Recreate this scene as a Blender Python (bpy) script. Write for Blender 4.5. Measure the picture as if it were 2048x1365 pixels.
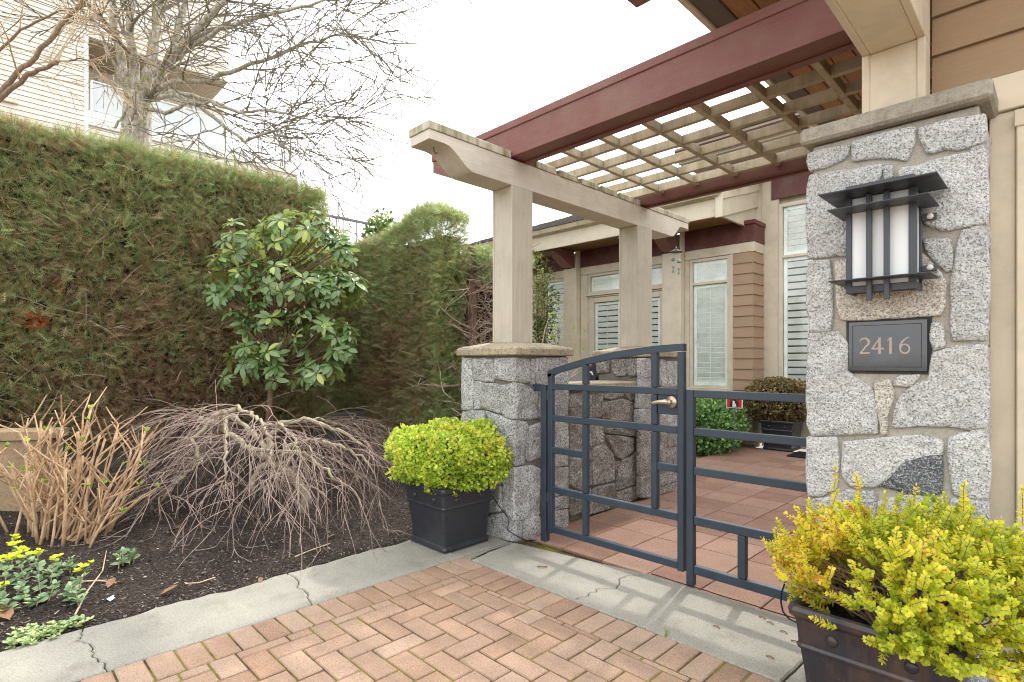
import bpy, bmesh, math, random
import numpy as np
from mathutils import Vector, Matrix, noise as mnoise

# ------------------------------------------------------------------ clean
for _o in list(bpy.data.objects):
    bpy.data.objects.remove(_o, do_unlink=True)
SC = bpy.context.scene
COL = SC.collection
rnd = random.Random(7)
R_ = math.radians

# ------------------------------------------------------------------ camera
CAM_H = 1.30                      # metres above the paving
YAW = R_(45.3)
FPX, CXP, CYP = 1095.0, 1024.0, 725.0   # survey of the photograph: focal length, principal column, horizon row
cam_d = bpy.data.cameras.new('camera')
cam_d.sensor_width = 36.0
cam_d.sensor_fit = 'HORIZONTAL'
cam_d.lens = 36.0 * FPX / 2048.0
cam_d.shift_y = (CYP - 682.5) / 2048.0
cam_d.clip_start = 0.05
cam_d.clip_end = 2000.0
cam = bpy.data.objects.new('camera', cam_d)
COL.objects.link(cam)
cam.location = (0, 0, CAM_H)
cam.rotation_euler = (R_(90), 0, YAW)
SC.camera = cam

# ------------------------------------------------------------------ light
SUN_DIR = Vector((-0.17, 0.87, 1.0)).normalized()     # towards the sun
SUN_EL = math.asin(SUN_DIR.z)
SUN_AZ = math.atan2(SUN_DIR.x, SUN_DIR.y)             # clockwise from +Y
world = bpy.data.worlds.new('World')
SC.world = world
world.use_nodes = True
wn = world.node_tree
for n in list(wn.nodes):
    wn.nodes.remove(n)
w_out = wn.nodes.new('ShaderNodeOutputWorld')
w_bg = wn.nodes.new('ShaderNodeBackground')
w_sky = wn.nodes.new('ShaderNodeTexSky')
w_sky.sky_type = 'NISHITA'
w_sky.sun_disc = False
w_sky.sun_elevation = SUN_EL
w_sky.sun_rotation = SUN_AZ
w_sky.altitude = 0
w_sky.air_density = 1.0
w_sky.dust_density = 6.0
w_sky.ozone_density = 1.0
w_hsv = wn.nodes.new('ShaderNodeHueSaturation')
w_hsv.inputs['Saturation'].default_value = 0.22
wn.links.new(w_sky.outputs[0], w_hsv.inputs['Color'])
# thin bright overcast: an even white veil over the clear-sky gradient
w_mix = wn.nodes.new('ShaderNodeMix'); w_mix.data_type = 'RGBA'
w_mix.inputs[0].default_value = 0.65
w_mix.inputs[7].default_value = (7.0, 7.05, 7.15, 1)
wn.links.new(w_hsv.outputs[0], w_mix.inputs[6])
wn.links.new(w_mix.outputs[2], w_bg.inputs[0])
w_bg.inputs[1].default_value = 0.15
wn.links.new(w_bg.outputs[0], w_out.inputs[0])

sun_d = bpy.data.lights.new('sun', 'SUN')
sun_d.energy = 0.9
sun_d.angle = R_(2.2)
sun_d.color = (1.0, 0.95, 0.87)
sun = bpy.data.objects.new('sun', sun_d)
COL.objects.link(sun)
sun.rotation_euler = SUN_DIR.to_track_quat('Z', 'Y').to_euler()
sun.location = (-3, 12, 14)

SC.view_settings.view_transform = 'Standard'
SC.view_settings.look = 'None'
SC.view_settings.exposure = 1.66
SC.view_settings.gamma = 1.0
SC.view_settings.use_curve_mapping = False
SC.render.engine = 'CYCLES'
SC.cycles.max_bounces = 8
SC.cycles.diffuse_bounces = 4
SC.cycles.glossy_bounces = 3
SC.cycles.transparent_max_bounces = 8
SC.cycles.caustics_reflective = False
SC.cycles.caustics_refractive = False
SC.cycles.use_denoising = True
SC.cycles.filter_width = 1.1
SC.cycles.denoising_prefilter = 'NONE'
SC.cycles.denoising_input_passes = 'RGB_ALBEDO_NORMAL'

# ------------------------------------------------------------------ survey helpers (photograph row/column -> metres)
F_ = (-math.sin(YAW), math.cos(YAW))
RT = (math.cos(YAW), math.sin(YAW))
def _ray(px, py):
    u = (px - CXP) / FPX
    return (F_[0] + u * RT[0], F_[1] + u * RT[1], (CYP - py) / FPX)
def at(px, py, d):
    r = _ray(px, py)
    return Vector((r[0] * d, r[1] * d, CAM_H + r[2] * d))
def onZ(px, py, z=0.0):
    r = _ray(px, py); return at(px, py, (z - CAM_H) / r[2])
def onX(px, py, X):
    return at(px, py, X / _ray(px, py)[0])
def onY(px, py, Y):
    return at(px, py, Y / _ray(px, py)[1])

# ------------------------------------------------------------------ object helpers
WLOC = {}
def link(o, parent=None):
    COL.objects.link(o)
    WLOC[o.name] = Vector(o.location)
    if parent is not None:
        o.parent = parent
        o.matrix_parent_inverse = Matrix.Translation(-WLOC[parent.name])
    return o
def tag(o, label=None, cat=None, group=None, kind=None):
    if label: o['label'] = label
    if cat: o['category'] = cat
    if group: o['group'] = group
    if kind: o['kind'] = kind
    return o
def thing(name, loc, label, cat, group=None):
    o = bpy.data.objects.new(name, None)
    o.empty_display_size = 0.1
    o.location = loc
    link(o)
    return tag(o, label, cat, group)
def mesh_obj(name, me, mat, loc=(0, 0, 0), parent=None):
    if mat is not None and len(me.materials) == 0:
        for m in (mat if isinstance(mat, (list, tuple)) else [mat]):
            me.materials.append(m)
    o = bpy.data.objects.new(name, me)
    o.location = loc
    return link(o, parent)

class MB:
    """collects faces of ONE object in world metres"""
    def __init__(s):
        s.v = []; s.f = []; s.mi = []; s.cm = 0
    def add(s, vs, fs):
        b = len(s.v)
        s.v.extend([tuple(p) for p in vs])
        for f in fs:
            s.f.append(tuple(b + i for i in f)); s.mi.append(s.cm)
        return s
    def box(s, x0, x1, y0, y1, z0, z1):
        return s.add([(x0,y0,z0),(x1,y0,z0),(x1,y1,z0),(x0,y1,z0),(x0,y0,z1),(x1,y0,z1),(x1,y1,z1),(x0,y1,z1)],
                     [(3,2,1,0),(4,5,6,7),(0,1,5,4),(1,2,6,5),(2,3,7,6),(3,0,4,7)])
    def cbox(s, x0, x1, y0, y1, z0, z1, c=0.004):
        """box with chamfered edges"""
        c = min(c, abs(x1-x0)*.45, abs(y1-y0)*.45, abs(z1-z0)*.45)
        X = (x0, x1); Y = (y0, y1); Z = (z0, z1); sg = (1, -1)
        idx = {}; vs = []
        for i in (0,1):
            for j in (0,1):
                for k in (0,1):
                    a = (X[i], Y[j], Z[k]); q = (sg[i]*c, sg[j]*c, sg[k]*c)
                    idx[i,j,k,0] = len(vs); vs.append((a[0], a[1]+q[1], a[2]+q[2]))
                    idx[i,j,k,1] = len(vs); vs.append((a[0]+q[0], a[1], a[2]+q[2]))
                    idx[i,j,k,2] = len(vs); vs.append((a[0]+q[0], a[1]+q[1], a[2]))
        fs = []
        for i in (0,1):
            f = [idx[i,0,0,0], idx[i,1,0,0], idx[i,1,1,0], idx[i,0,1,0]]; fs.append(f if i else f[::-1])
            f = [idx[0,i,0,1], idx[0,i,1,1], idx[1,i,1,1], idx[1,i,0,1]]; fs.append(f if i else f[::-1])
            f = [idx[0,0,i,2], idx[1,0,i,2], idx[1,1,i,2], idx[0,1,i,2]]; fs.append(f if i else f[::-1])
        for a in (0,1):
            for b in (0,1):
                f = [idx[0,a,b,1], idx[1,a,b,1], idx[1,a,b,2], idx[0,a,b,2]]; fs.append(f)
                f = [idx[a,0,b,0], idx[a,1,b,0], idx[a,1,b,2], idx[a,0,b,2]]; fs.append(f)
                f = [idx[a,b,0,0], idx[a,b,1,0], idx[a,b,1,1], idx[a,b,0,1]]; fs.append(f)
        for i in (0,1):
            for j in (0,1):
                for k in (0,1):
                    fs.append([idx[i,j,k,0], idx[i,j,k,1], idx[i,j,k,2]])
        return s.add(vs, fs)
    def obox(s, c, ax, ay, az):
        """oriented box: centre and three half-axis vectors"""
        c = Vector(c); ax = Vector(ax); ay = Vector(ay); az = Vector(az)
        vs = [c + a*ax + b*ay + d*az for d in (-1,1) for (a,b) in ((-1,-1),(1,-1),(1,1),(-1,1))]
        return s.add(vs, [(3,2,1,0),(4,5,6,7),(0,1,5,4),(1,2,6,5),(2,3,7,6),(3,0,4,7)])
    def prism(s, poly, axis, lo, hi):
        """extrude a 2-D outline along an axis: 'x' outline in (y,z), 'y' in (x,z), 'z' in (x,y)"""
        n = len(poly)
        def P(p, t):
            return {'x': (t, p[0], p[1]), 'y': (p[0], t, p[1]), 'z': (p[0], p[1], t)}[axis]
        vs = [P(p, lo) for p in poly] + [P(p, hi) for p in poly]
        fs = [tuple(range(n)), tuple(range(2*n-1, n-1, -1))]
        fs += [(i, (i+1) % n, n + (i+1) % n, n + i) for i in range(n)]
        return s.add(vs, fs)
    def tube(s, pts, rad, sides=6, cap=True):
        pts = [Vector(p) for p in pts]
        n = len(pts)
        if not hasattr(rad, '__len__'): rad = [rad] * n
        ref = None; base = len(s.v)
        for i in range(n):
            t = (pts[min(i+1, n-1)] - pts[max(i-1, 0)])
            if t.length < 1e-9: t = Vector((0,0,1))
            t.normalize()
            if ref is None:
                ref = t.orthogonal()
            a = ref - t * ref.dot(t)
            if a.length < 1e-6: a = t.orthogonal()
            a.normalize(); ref = a
            b = t.cross(a)
            for k in range(sides):
                q = 2 * math.pi * k / sides
                s.v.append(tuple(pts[i] + rad[i] * (math.cos(q) * a + math.sin(q) * b)))
        for i in range(n-1):
            for k in range(sides):
                k2 = (k+1) % sides
                s.f.append((base+i*sides+k, base+i*sides+k2, base+(i+1)*sides+k2, base+(i+1)*sides+k)); s.mi.append(s.cm)
        if cap:
            s.f.append(tuple(base + k for k in range(sides))[::-1]); s.mi.append(s.cm)
            s.f.append(tuple(base + (n-1)*sides + k for k in range(sides))); s.mi.append(s.cm)
        return s
    def disc(s, c, nrm, r, th, sides=20):
        c = Vector(c); nrm = Vector(nrm).normalized()
        return s.tube([c, c + nrm * th], [r, r], sides)
    def lathe(s, c, prof, sides=20, ax=(0,0,1)):
        c = Vector(c); ax = Vector(ax).normalized()
        return s.tube([c + ax * h for (r, h) in prof], [max(r, 1e-4) for (r, h) in prof], sides)
    def build(s, name, mat, parent=None, smooth=False, fix=True):
        a = np.array(s.v, dtype=float)
        c = (a.min(0) + a.max(0)) / 2
        me = bpy.data.meshes.new(name)
        me.from_pydata((a - c).tolist(), [], s.f)
        if isinstance(mat, (list, tuple)):
            for m in mat: me.materials.append(m)
            me.polygons.foreach_set('material_index', s.mi)
        if fix:
            bm = bmesh.new(); bm.from_mesh(me)
            bmesh.ops.recalc_face_normals(bm, faces=bm.faces)
            bm.to_mesh(me); bm.free()
        if smooth:
            me.polygons.foreach_set('use_smooth', [True] * len(me.polygons))
        me.update()
        return mesh_obj(name, me, mat, tuple(c), parent)

def leaf_cloud(name, tv, tf, pos, frames, scale, mat, parent=None, tint=None, smooth=False):
    """many copies of one small template as ONE mesh (numpy)"""
    tv = np.asarray(tv, float); N = len(pos); nv = len(tv)
    k = len(tf[0]); tf = np.asarray(tf, np.int32)
    pos = np.asarray(pos, float)
    sc = np.asarray(scale, float)
    if sc.ndim == 1: sc = np.repeat(sc[:, None], 3, 1)
    V = np.einsum('nvj,njk->nvk', tv[None] * sc[:, None, :], np.asarray(frames, float)) + pos[:, None, :]
    V = V.reshape(-1, 3)
    c = (V.min(0) + V.max(0)) / 2
    V = V - c
    Fc = (tf[None] + (np.arange(N) * nv)[:, None, None]).reshape(-1)
    me = bpy.data.meshes.new(name)
    nf = N * len(tf)
    me.vertices.add(len(V)); me.vertices.foreach_set('co', V.astype(np.float32).ravel())
    me.loops.add(len(Fc)); me.loops.foreach_set('vertex_index', Fc.astype(np.int32))
    me.polygons.add(nf)
    me.polygons.foreach_set('loop_start', np.arange(0, nf * k, k, dtype=np.int32))
    if tint is not None:
        at_ = me.attributes.new('tint', 'FLOAT', 'FACE')
        at_.data.foreach_set('value', np.repeat(np.asarray(tint, np.float32), len(tf)))
    me.update(calc_edges=True)
    if smooth:
        me.polygons.foreach_set('use_smooth', np.ones(nf, bool))
    return mesh_obj(name, me, mat, tuple(c), parent)

def frames_from(d, up):
    """rows: side, along, normal"""
    d = np.asarray(d, float); d /= np.linalg.norm(d, axis=1)[:, None] + 1e-9
    up = np.asarray(up, float)
    s = np.cross(d, up); s /= np.linalg.norm(s, axis=1)[:, None] + 1e-9
    n = np.cross(s, d)
    return np.stack([s, d, n], 1)
def nz(p, sc=1.0, off=0.0):
    return mnoise.noise(Vector((p[0]*sc + off, p[1]*sc + off*1.7, p[2]*sc - off)))
# ------------------------------------------------------------------ materials
def srgb(r, g, b):
    f = lambda c: ((c/255.0)/12.92 if c/255.0 <= .04045 else (((c/255.0)+.055)/1.055)**2.4)
    return (f(r), f(g), f(b), 1.0)
class NT:
    def __init__(s, name, rough=0.7, spec=0.3, metal=0.0):
        s.m = bpy.data.materials.new(name); s.m.use_nodes = True
        s.t = s.m.node_tree
        s.b = s.t.nodes['Principled BSDF']
        s.b.inputs['Roughness'].default_value = rough
        s.b.inputs['Specular IOR Level'].default_value = spec
        s.b.inputs['Metallic'].default_value = metal
        s._tc = None
    def n(s, typ, **kw):
        nd = s.t.nodes.new(typ)
        for k, v in kw.items(): setattr(nd, k, v)
        return nd
    def L(s, a, b): s.t.links.new(a, b)
    def co(s, scale=None, world=False):
        if s._tc is None: s._tc = s.n('ShaderNodeTexCoord')
        if world:
            o = s.n('ShaderNodeNewGeometry').outputs['Position']
        else:
            o = s._tc.outputs['Object']
            # shift the pattern from object to object
            oi = s.n('ShaderNodeObjectInfo')
            ad = s.n('ShaderNodeVectorMath', operation='ADD')
            sc = s.n('ShaderNodeVectorMath', operation='SCALE'); sc.inputs['Scale'].default_value = 37.0
            cb = s.n('ShaderNodeCombineXYZ')
            for k in range(3): s.L(oi.outputs['Random'], cb.inputs[k])
            s.L(cb.outputs[0], sc.inputs[0]); s.L(o, ad.inputs[0]); s.L(sc.outputs[0], ad.inputs[1])
            o = ad.outputs[0]
        if scale:
            mp = s.n('ShaderNodeMapping'); mp.inputs['Scale'].default_value = scale
            s.L(o, mp.inputs[0]); o = mp.outputs[0]
        return o
    def noise(s, scale, detail=3, rough=.55, co=None, out='Fac'):
        nd = s.n('ShaderNodeTexNoise'); nd.inputs['Scale'].default_value = scale
        nd.inputs['Detail'].default_value = detail; nd.inputs['Roughness'].default_value = rough
        s.L(co or s.co(), nd.inputs['Vector']); return nd.outputs[out]
    def voro(s, scale, co=None, feat='F1', out='Distance'):
        nd = s.n('ShaderNodeTexVoronoi', feature=feat); nd.inputs['Scale'].default_value = scale
        s.L(co or s.co(), nd.inputs['Vector']); return nd.outputs[out]
    def ramp(s, fac, stops, interp='LINEAR'):
        nd = s.n('ShaderNodeValToRGB'); cr = nd.color_ramp; cr.interpolation = interp
        while len(cr.elements) < len(stops): cr.elements.new(0.5)
        for e, (p, c) in zip(cr.elements, stops):
            e.position = p; e.color = c if hasattr(c, '__len__') else (c, c, c, 1)
        s.L(fac, nd.inputs[0]); return nd.outputs[0]
    def mix(s, fac, a, b, blend='MIX'):
        nd = s.n('ShaderNodeMix', data_type='RGBA', blend_type=blend)
        for sock, v in ((nd.inputs[0], fac), (nd.inputs[6], a), (nd.inputs[7], b)):
            if hasattr(v, 'links'): s.L(v, sock)
            else: sock.default_value = v
        return nd.outputs[2]
    def math(s, op, a, b=None):
        nd = s.n('ShaderNodeMath', operation=op)
        for i, v in enumerate((a, b)):
            if v is None: continue
            if hasattr(v, 'links'): s.L(v, nd.inputs[i])
            else: nd.inputs[i].default_value = v
        return nd.outputs[0]
    def rand(s): return s.n('ShaderNodeObjectInfo').outputs['Random']
    def attr(s, name):
        nd = s.n('ShaderNodeAttribute'); nd.attribute_name = name; return nd.outputs['Fac']
    def color(s, c):
        if hasattr(c, 'links'): s.L(c, s.b.inputs['Base Color'])
        else: s.b.inputs['Base Color'].default_value = c
        return s
    def bump(s, h, strength=.3, dist=.01, prev=None):
        nd = s.n('ShaderNodeBump'); nd.inputs['Strength'].default_value = strength
        nd.inputs['Distance'].default_value = dist
        s.L(h, nd.inputs['Height'])
        if prev is not None: s.L(prev, nd.inputs['Normal'])
        s.L(nd.outputs[0], s.b.inputs['Normal']); return nd.outputs[0]
    def rough(s, v):
        s.L(v, s.b.inputs['Roughness']); return s

M = {}
def hv(nt, col, amt=0.25):
    """small brightness shift from object to object"""
    h = nt.n('ShaderNodeHueSaturation')
    v = nt.math('ADD', nt.math('MULTIPLY', nt.rand(), amt), 1 - amt / 2)
    nt.L(v, h.inputs['Value'])
    if hasattr(col, 'links'): nt.L(col, h.inputs['Color'])
    else: h.inputs['Color'].default_value = col
    return h.outputs[0]

def m_paver(name, c1, c2, c3, speck=(.05,.04,.035,1)):
    t = NT(name, .9, .15)
    base = t.mix(t.ramp(t.noise(5, 2), [(.35, 0.), (.65, 1.)]), c1, c2)
    base = t.mix(t.math('MULTIPLY', t.rand(), .6), base, c3)
    sp = t.ramp(t.noise(190, 3, .75), [(.36, 1.), (.47, 0.)])
    sp2 = t.ramp(t.noise(150, 3, .75), [(.55, 0.), (.66, 1.)])
    base = t.mix(t.math('MULTIPLY', sp, .62), base, speck)
    base = t.mix(t.math('MULTIPLY', sp2, .42), base, (.56, .47, .40, 1))
    dirt = t.ramp(t.noise(9, 4, .65, t.co(world=True)), [(.48, 0.), (.75, .45)])
    base = t.mix(dirt, base, srgb(120, 105, 92))
    t.color(hv(t, base, .22))
    t.bump(t.noise(260, 3, .7), .5, .002)
    return t.m
M['paver'] = m_paver('paver', srgb(168,136,112), srgb(150,120,101), srgb(158,140,124))
M['tile'] = m_paver('courtyard_tile', srgb(150,114,97), srgb(134,102,88), srgb(144,120,107))

def m_concrete(name, c1, c2, spk=.5, lichen=0.0):
    t = NT(name, .92, .15)
    w = t.co(world=True)
    base = t.mix(t.ramp(t.noise(2.2, 5, .62, w), [(.35, 0.), (.68, 1.)]), c1, c2)
    sp = t.ramp(t.noise(130, 3, .78, w), [(.36, 1.), (.46, 0.)])
    base = t.mix(t.math('MULTIPLY', sp, spk), base, (.11, .10, .09, 1))
    sp2 = t.ramp(t.noise(105, 3, .75, w), [(.56, 0.), (.66, 1.)])
    base = t.mix(t.math('MULTIPLY', sp2, .35), base, (.6, .58, .5, 1))
    st = t.ramp(t.noise(5, 6, .75, w), [(.52, 0.), (.74, .6)])
    base = t.mix(st, base, srgb(108, 104, 92))
    if lichen:
        li = t.ramp(t.noise(38, 4, .7, w), [(.5, 0.), (.62, lichen)])
        base = t.mix(li, base, srgb(88, 78, 62))
    t.color(hv(t, base, .1))
    p = t.bump(t.noise(160, 4, .7, w), .45, .003)
    t.bump(t.noise(18, 3, .6, w), .25, .01, p)
    return t.m
M['concrete'] = m_concrete('broom_concrete', srgb(155,152,141), srgb(139,136,127), .7)
M['concrete_dark'] = m_concrete('dark_concrete', srgb(96,90,82), srgb(78,73,66), .3)  # darker grey-brown concrete of the low wall under the hedge
M['cap_concrete'] = m_concrete('cap_concrete', srgb(176,162,138), srgb(150,138,120), .5, .55)
M['pillar_cap'] = m_concrete('pillar_cap_concrete', srgb(172,164,150), srgb(152,146,134), .45, .25)
M['mortar'] = m_concrete('mortar', srgb(170,164,152), srgb(150,145,134), .5)
M['mortar_grey'] = m_concrete('mortar_grey', srgb(124,119,110), srgb(104,99,91), .3)

def m_granite(name, light, dark, fleck, amt, sc=1.0, stain=None, stain_amt=0.):
    t = NT(name, .85, .25)
    co = t.co()
    base = t.mix(t.ramp(t.noise(9, 4, .6), [(.35, 0.), (.65, 1.)]), light, dark)
    wh = t.ramp(t.noise(80*sc, 3, .7, co), [(.5, 0.), (.6, 1.)])
    base = t.mix(t.math('MULTIPLY', wh, .55), base, srgb(232, 230, 224))
    fl = t.ramp(t.noise(105*sc, 3, .75, co), [(.415, 1.), (.475, 0.)])
    base = t.mix(t.math('MULTIPLY', fl, amt), base, fleck)
    fl2 = t.ramp(t.noise(55*sc, 3, .6, co), [(.38, .8), (.46, 0.)])
    base = t.mix(t.math('MULTIPLY', fl2, amt * .6), base, srgb(120, 120, 124))
    if stain:
        s_ = t.ramp(t.noise(5, 4, .65), [(.45, 0.), (.75, stain_amt)])
        base = t.mix(s_, base, stain)
    t.color(hv(t, base, .24))
    p = t.bump(t.noise(60, 5, .72), .7, .010)
    t.bump(t.noise(14, 5, .65), .8, .04, p)
    return t.m
M['granite'] = m_granite('pale_granite', srgb(204,204,201), srgb(184,185,184), srgb(58,59,63), .72, 1.25, srgb(166,160,148), .35)
M['granite_tan'] = m_granite('rust_granite', srgb(200,192,178), srgb(186,178,166), srgb(58,54,52), .7, 1.25)
M['granite_blue'] = m_granite('blue_grey_granite', srgb(112,116,122), srgb(92,96,104), srgb(40,42,48), .6, 1.6)
M['granite_grey'] = m_granite('grey_granite', srgb(190,190,188), srgb(164,164,163), srgb(44,45,49), .85, .9, srgb(132,127,118), .45)
M['granite_brown'] = m_granite('weathered_granite', srgb(156,151,144), srgb(128,123,118), srgb(42,40,40), .85, .85, srgb(100,88,74), .65)

def m_paint(name, c, c2=None, grain=0.25, moss=0.0, rough=.55, gscale=(2, 2, 60), bumps=.12, spec=.35):
    t = NT(name, rough, spec)
    g = t.noise(3.0, 5, .6, t.co(gscale))
    base = t.mix(t.ramp(g, [(.3, 0.), (.7, grain)]), c, c2 or tuple(x*.72 for x in c[:3]) + (1,))
    d = t.ramp(t.noise(3.5, 6, .7), [(.46, 0.), (.78, .38)])
    base = t.mix(d, base, srgb(130, 120, 100))
    if moss:
        streak = t.noise(9, 4, .7, t.co((1.0, 1.0, .16)))
        mo = t.ramp(streak, [(.44, 0.), (.62, moss)])
        base = t.mix(mo, base, srgb(112, 106, 58))
        mo2 = t.ramp(t.noise(22, 4, .7, t.co((1.0, 1.0, .2))), [(.58, 0.), (.7, moss * .8)])
        base = t.mix(mo2, base, srgb(74, 70, 54))
    t.color(hv(t, base, .08))
    t.bump(g, bumps, .004)
    return t.m
M['beige'] = m_paint('beige_paint', srgb(194,186,170), srgb(172,164,148), .7, 0, .6, (26, 26, 1.1), .3)
M['beige_beam'] = m_paint('beige_beam_paint', srgb(212,203,189), srgb(192,183,168), .7, 0, .6, (30, 1.5, 40), .5)
M['beige_weathered'] = m_paint('weathered_beige_cap', srgb(198,190,172), srgb(172,164,144), .6, .75, .7, (3, 3, 3))
M['lattice'] = m_paint('lattice_paint', srgb(192,180,156), srgb(166,154,130), .6, .42, .7, (3, 3, 3))
M['red'] = m_paint('oxblood_paint', srgb(124,80,73), srgb(106,65,60), .7, 0, .5, (1.2, 34, 64), .6)
M['red_dark'] = m_paint('oxblood_frieze_paint', srgb(92,48,44), srgb(82,42,39), .5, 0, .5, (1.2, 10, 20), .15)
M['siding'] = m_paint('brown_siding_paint', srgb(160,134,110), srgb(146,122,99), .6, 0, .6, (1.5, 20, 40), .4)
M['tan_siding'] = m_paint('tan_siding_paint', srgb(156,130,101), srgb(142,117,90), .6, 0, .6, (1.5, 20, 40), .4)
M['beige_trim'] = m_paint('beige_trim_paint', srgb(204,194,174), srgb(190,180,160), .3, 0, .55, (2, 2, 2), .05)
M['cream_wall'] = m_paint('cream_wall_paint', srgb(212,199,176), srgb(198,185,162), .4, 0, .65, (2, 2, 2), .08)
M['white_siding'] = m_paint('white_siding_paint', srgb(214,206,194), srgb(198,190,178), .4, 0, .6, (2, 2, 2), .05)
M['white_trim'] = m_paint('white_trim_paint', srgb(228,228,224), None, .1, 0, .5, (2, 2, 2), .03)
M['shutter'] = m_paint('shutter_paint', srgb(244,248,246), srgb(236,242,240), .2, 0, .45, (2, 2, 2), .03)
M['gutter'] = m_paint('gutter_paint', srgb(186,174,150), srgb(160,148,124), .6, .3, .5, (3, 3, 3), .05)

def m_wood(name, c1, c2, sc):
    t = NT(name, .6, .3)
    g = t.noise(4.0, 6, .65, t.co(sc))
    kn = t.ramp(t.voro(2.2, t.co((sc[0]*.35, sc[1]*.35, 1))), [(.03, 1.), (.12, 0.)])
    base = t.mix(t.ramp(g, [(.3, 0.), (.7, 1.)]), c1, c2)
    base = t.mix(t.math('MULTIPLY', kn, .7), base, srgb(80, 48, 26))
    t.color(hv(t, base, .35)); t.bump(g, .2, .004)
    return t.m
M['soffit_wood'] = m_wood('cedar_soffit', srgb(168,120,78), srgb(136,92,58), (10, 1.0, 10))
M['eave_wood'] = m_wood('eave_soffit', srgb(150,112,70), srgb(128,92,56), (1.0, 10, 10))
M['rail_dark'] = m_paint('dark_grey_board', srgb(96,88,80), None, .4, 0, .7, (3,3,3))

def m_metal(name, c, rough=.4, spec=.5, metal=.0, var=.15):
    t = NT(name, rough, spec, metal)
    n = t.noise(14, 4, .6)
    base = t.mix(t.ramp(n, [(.35, 0.), (.7, var)]), c, tuple(min(1, x*1.9+.02) for x in c[:3]) + (1,))
    t.color(base)
    t.rough(t.ramp(n, [(.3, rough*.8), (.7, min(1, rough*1.3))]))
    t.bump(t.noise(260, 2), .05, .001)
    return t.m
M['gate'] = m_metal('blue_black_powder_coat', srgb(41,53,65), .42, .5)
M['lamp_metal'] = m_metal('charcoal_metal', srgb(58,62,68), .45, .5)
M['brass'] = m_metal('worn_nickel', srgb(190,174,150), .35, .5, .85)
M['rail_metal'] = m_metal('galvanised_rail', srgb(110,110,112), .5, .4, .1)
M['black_rubber'] = m_metal('black_cable', srgb(24,24,26), .6, .3)
M['screw'] = m_metal('pale_screw', srgb(208,202,190), .5, .3)

def m_glaze():
    t = NT('dark_glazed_ceramic', .3, .5)
    w = t.co()
    rust = t.ramp(t.noise(5, 6, .7, t.co((1.6, 1.6, .35))), [(.46, 0.), (.7, 1.)])
    base = t.mix(rust, srgb(40, 42, 48), srgb(84, 64, 54))
    sp = t.ramp(t.noise(190, 2, .6), [(.70, 0.), (.76, .5)])
    base = t.mix(sp, base, srgb(160, 160, 160))
    t.color(base)
    t.rough(t.ramp(t.noise(9, 4, .6), [(.3, .22), (.7, .5)]))
    t.bump(t.noise(26, 3, .6), .12, .004)
    return t.m
M['glaze'] = m_glaze()
M['glaze_black'] = m_metal('near_black_glaze', srgb(44,46,52), .34, .5, 0., .12)
M['glaze_far'] = m_metal('black_glaze', srgb(36,37,42), .3, .5)

def m_soil():
    t = NT('dark_soil', .97, .1)
    w = t.co(world=True)
    a = t.noise(60, 6, .75, w)
    base = t.ramp(a, [(.30, srgb(54, 47, 43)), (.5, srgb(86, 76, 70)), (.72, srgb(126, 115, 106))])
    sp = t.ramp(t.voro(170, w), [(.06, .8), (.14, 0.)])
    base = t.mix(sp, base, srgb(150, 138, 120))
    big = t.ramp(t.noise(2.5, 4, .6, w), [(.4, 0.), (.7, .5)])
    base = t.mix(big, base, srgb(48, 45, 45))
    t.color(base)
    p = t.bump(a, 1.0, .02)
    t.bump(t.noise(240, 3, .7, w), .6, .005, p)
    return t.m
M['soil'] = m_soil()

def m_leaf(name, stops, rough=.5, spec=.35, trans=.18, attr='tint'):
    t = NT(name, rough, spec)
    c = t.ramp(t.attr(attr), stops)
    t.color(c)
    if trans:
        tr = t.n('ShaderNodeBsdfTranslucent'); t.L(c, tr.inputs[0])
        mx = t.n('ShaderNodeMixShader'); mx.inputs[0].default_value = trans
        out = t.t.nodes['Material Output']
        t.L(t.b.outputs[0], mx.inputs[1]); t.L(tr.outputs[0], mx.inputs[2]); t.L(mx.outputs[0], out.inputs[0])
    return t.m
M['cedar'] = m_leaf('cedar_foliage', [(0., srgb(140,110,88)), (.2, srgb(170,140,108)), (.4, srgb(170,156,112)), (.6, srgb(152,158,108)), (.8, srgb(142,166,108)), (.93, srgb(188,210,146)), (1., srgb(206,112,64))], .48, .5, .35)
M['cedar_core'] = None
M['box_green'] = m_leaf('boxwood_leaf', [(0., srgb(124,158,56)), (.35, srgb(172,200,70)), (.7, srgb(212,226,92)), (.92, srgb(234,230,110)), (1., srgb(230,204,104))], .4, .5, .42)
M['box_yellow'] = m_leaf('golden_boxwood_leaf', [(0., srgb(140,164,54)), (.3, srgb(196,208,68)), (.58, srgb(230,228,80)), (.82, srgb(246,228,84)), (.95, srgb(240,200,84)), (1., srgb(206,142,84))], .4, .5, .48)
M['dark_shrub'] = m_leaf('bronze_shrub_leaf', [(0., srgb(84,78,52)), (.5, srgb(122,112,72)), (.85, srgb(156,138,94)), (1., srgb(176,146,106))], .5, .3, .25)
M['green_shrub'] = m_leaf('ground_shrub_leaf', [(0., srgb(64,100,60)), (.5, srgb(104,146,82)), (1., srgb(160,192,110))], .45, .4, .2)
M['euphorbia'] = m_leaf('euphorbia_leaf', [(0., srgb(92,122,94)), (.5, srgb(138,164,126)), (.75, srgb(176,196,134)), (1., srgb(200,208,146))], .5, .3, .25)
M['lime'] = m_leaf('lime_bract', [(0., srgb(206,216,48)), (1., srgb(238,240,80))], .5, .3, .35)
M['bud_leaf'] = m_leaf('young_leaf', [(0., srgb(134,158,60)), (1., srgb(182,200,92))], .45, .4, .25)
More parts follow.
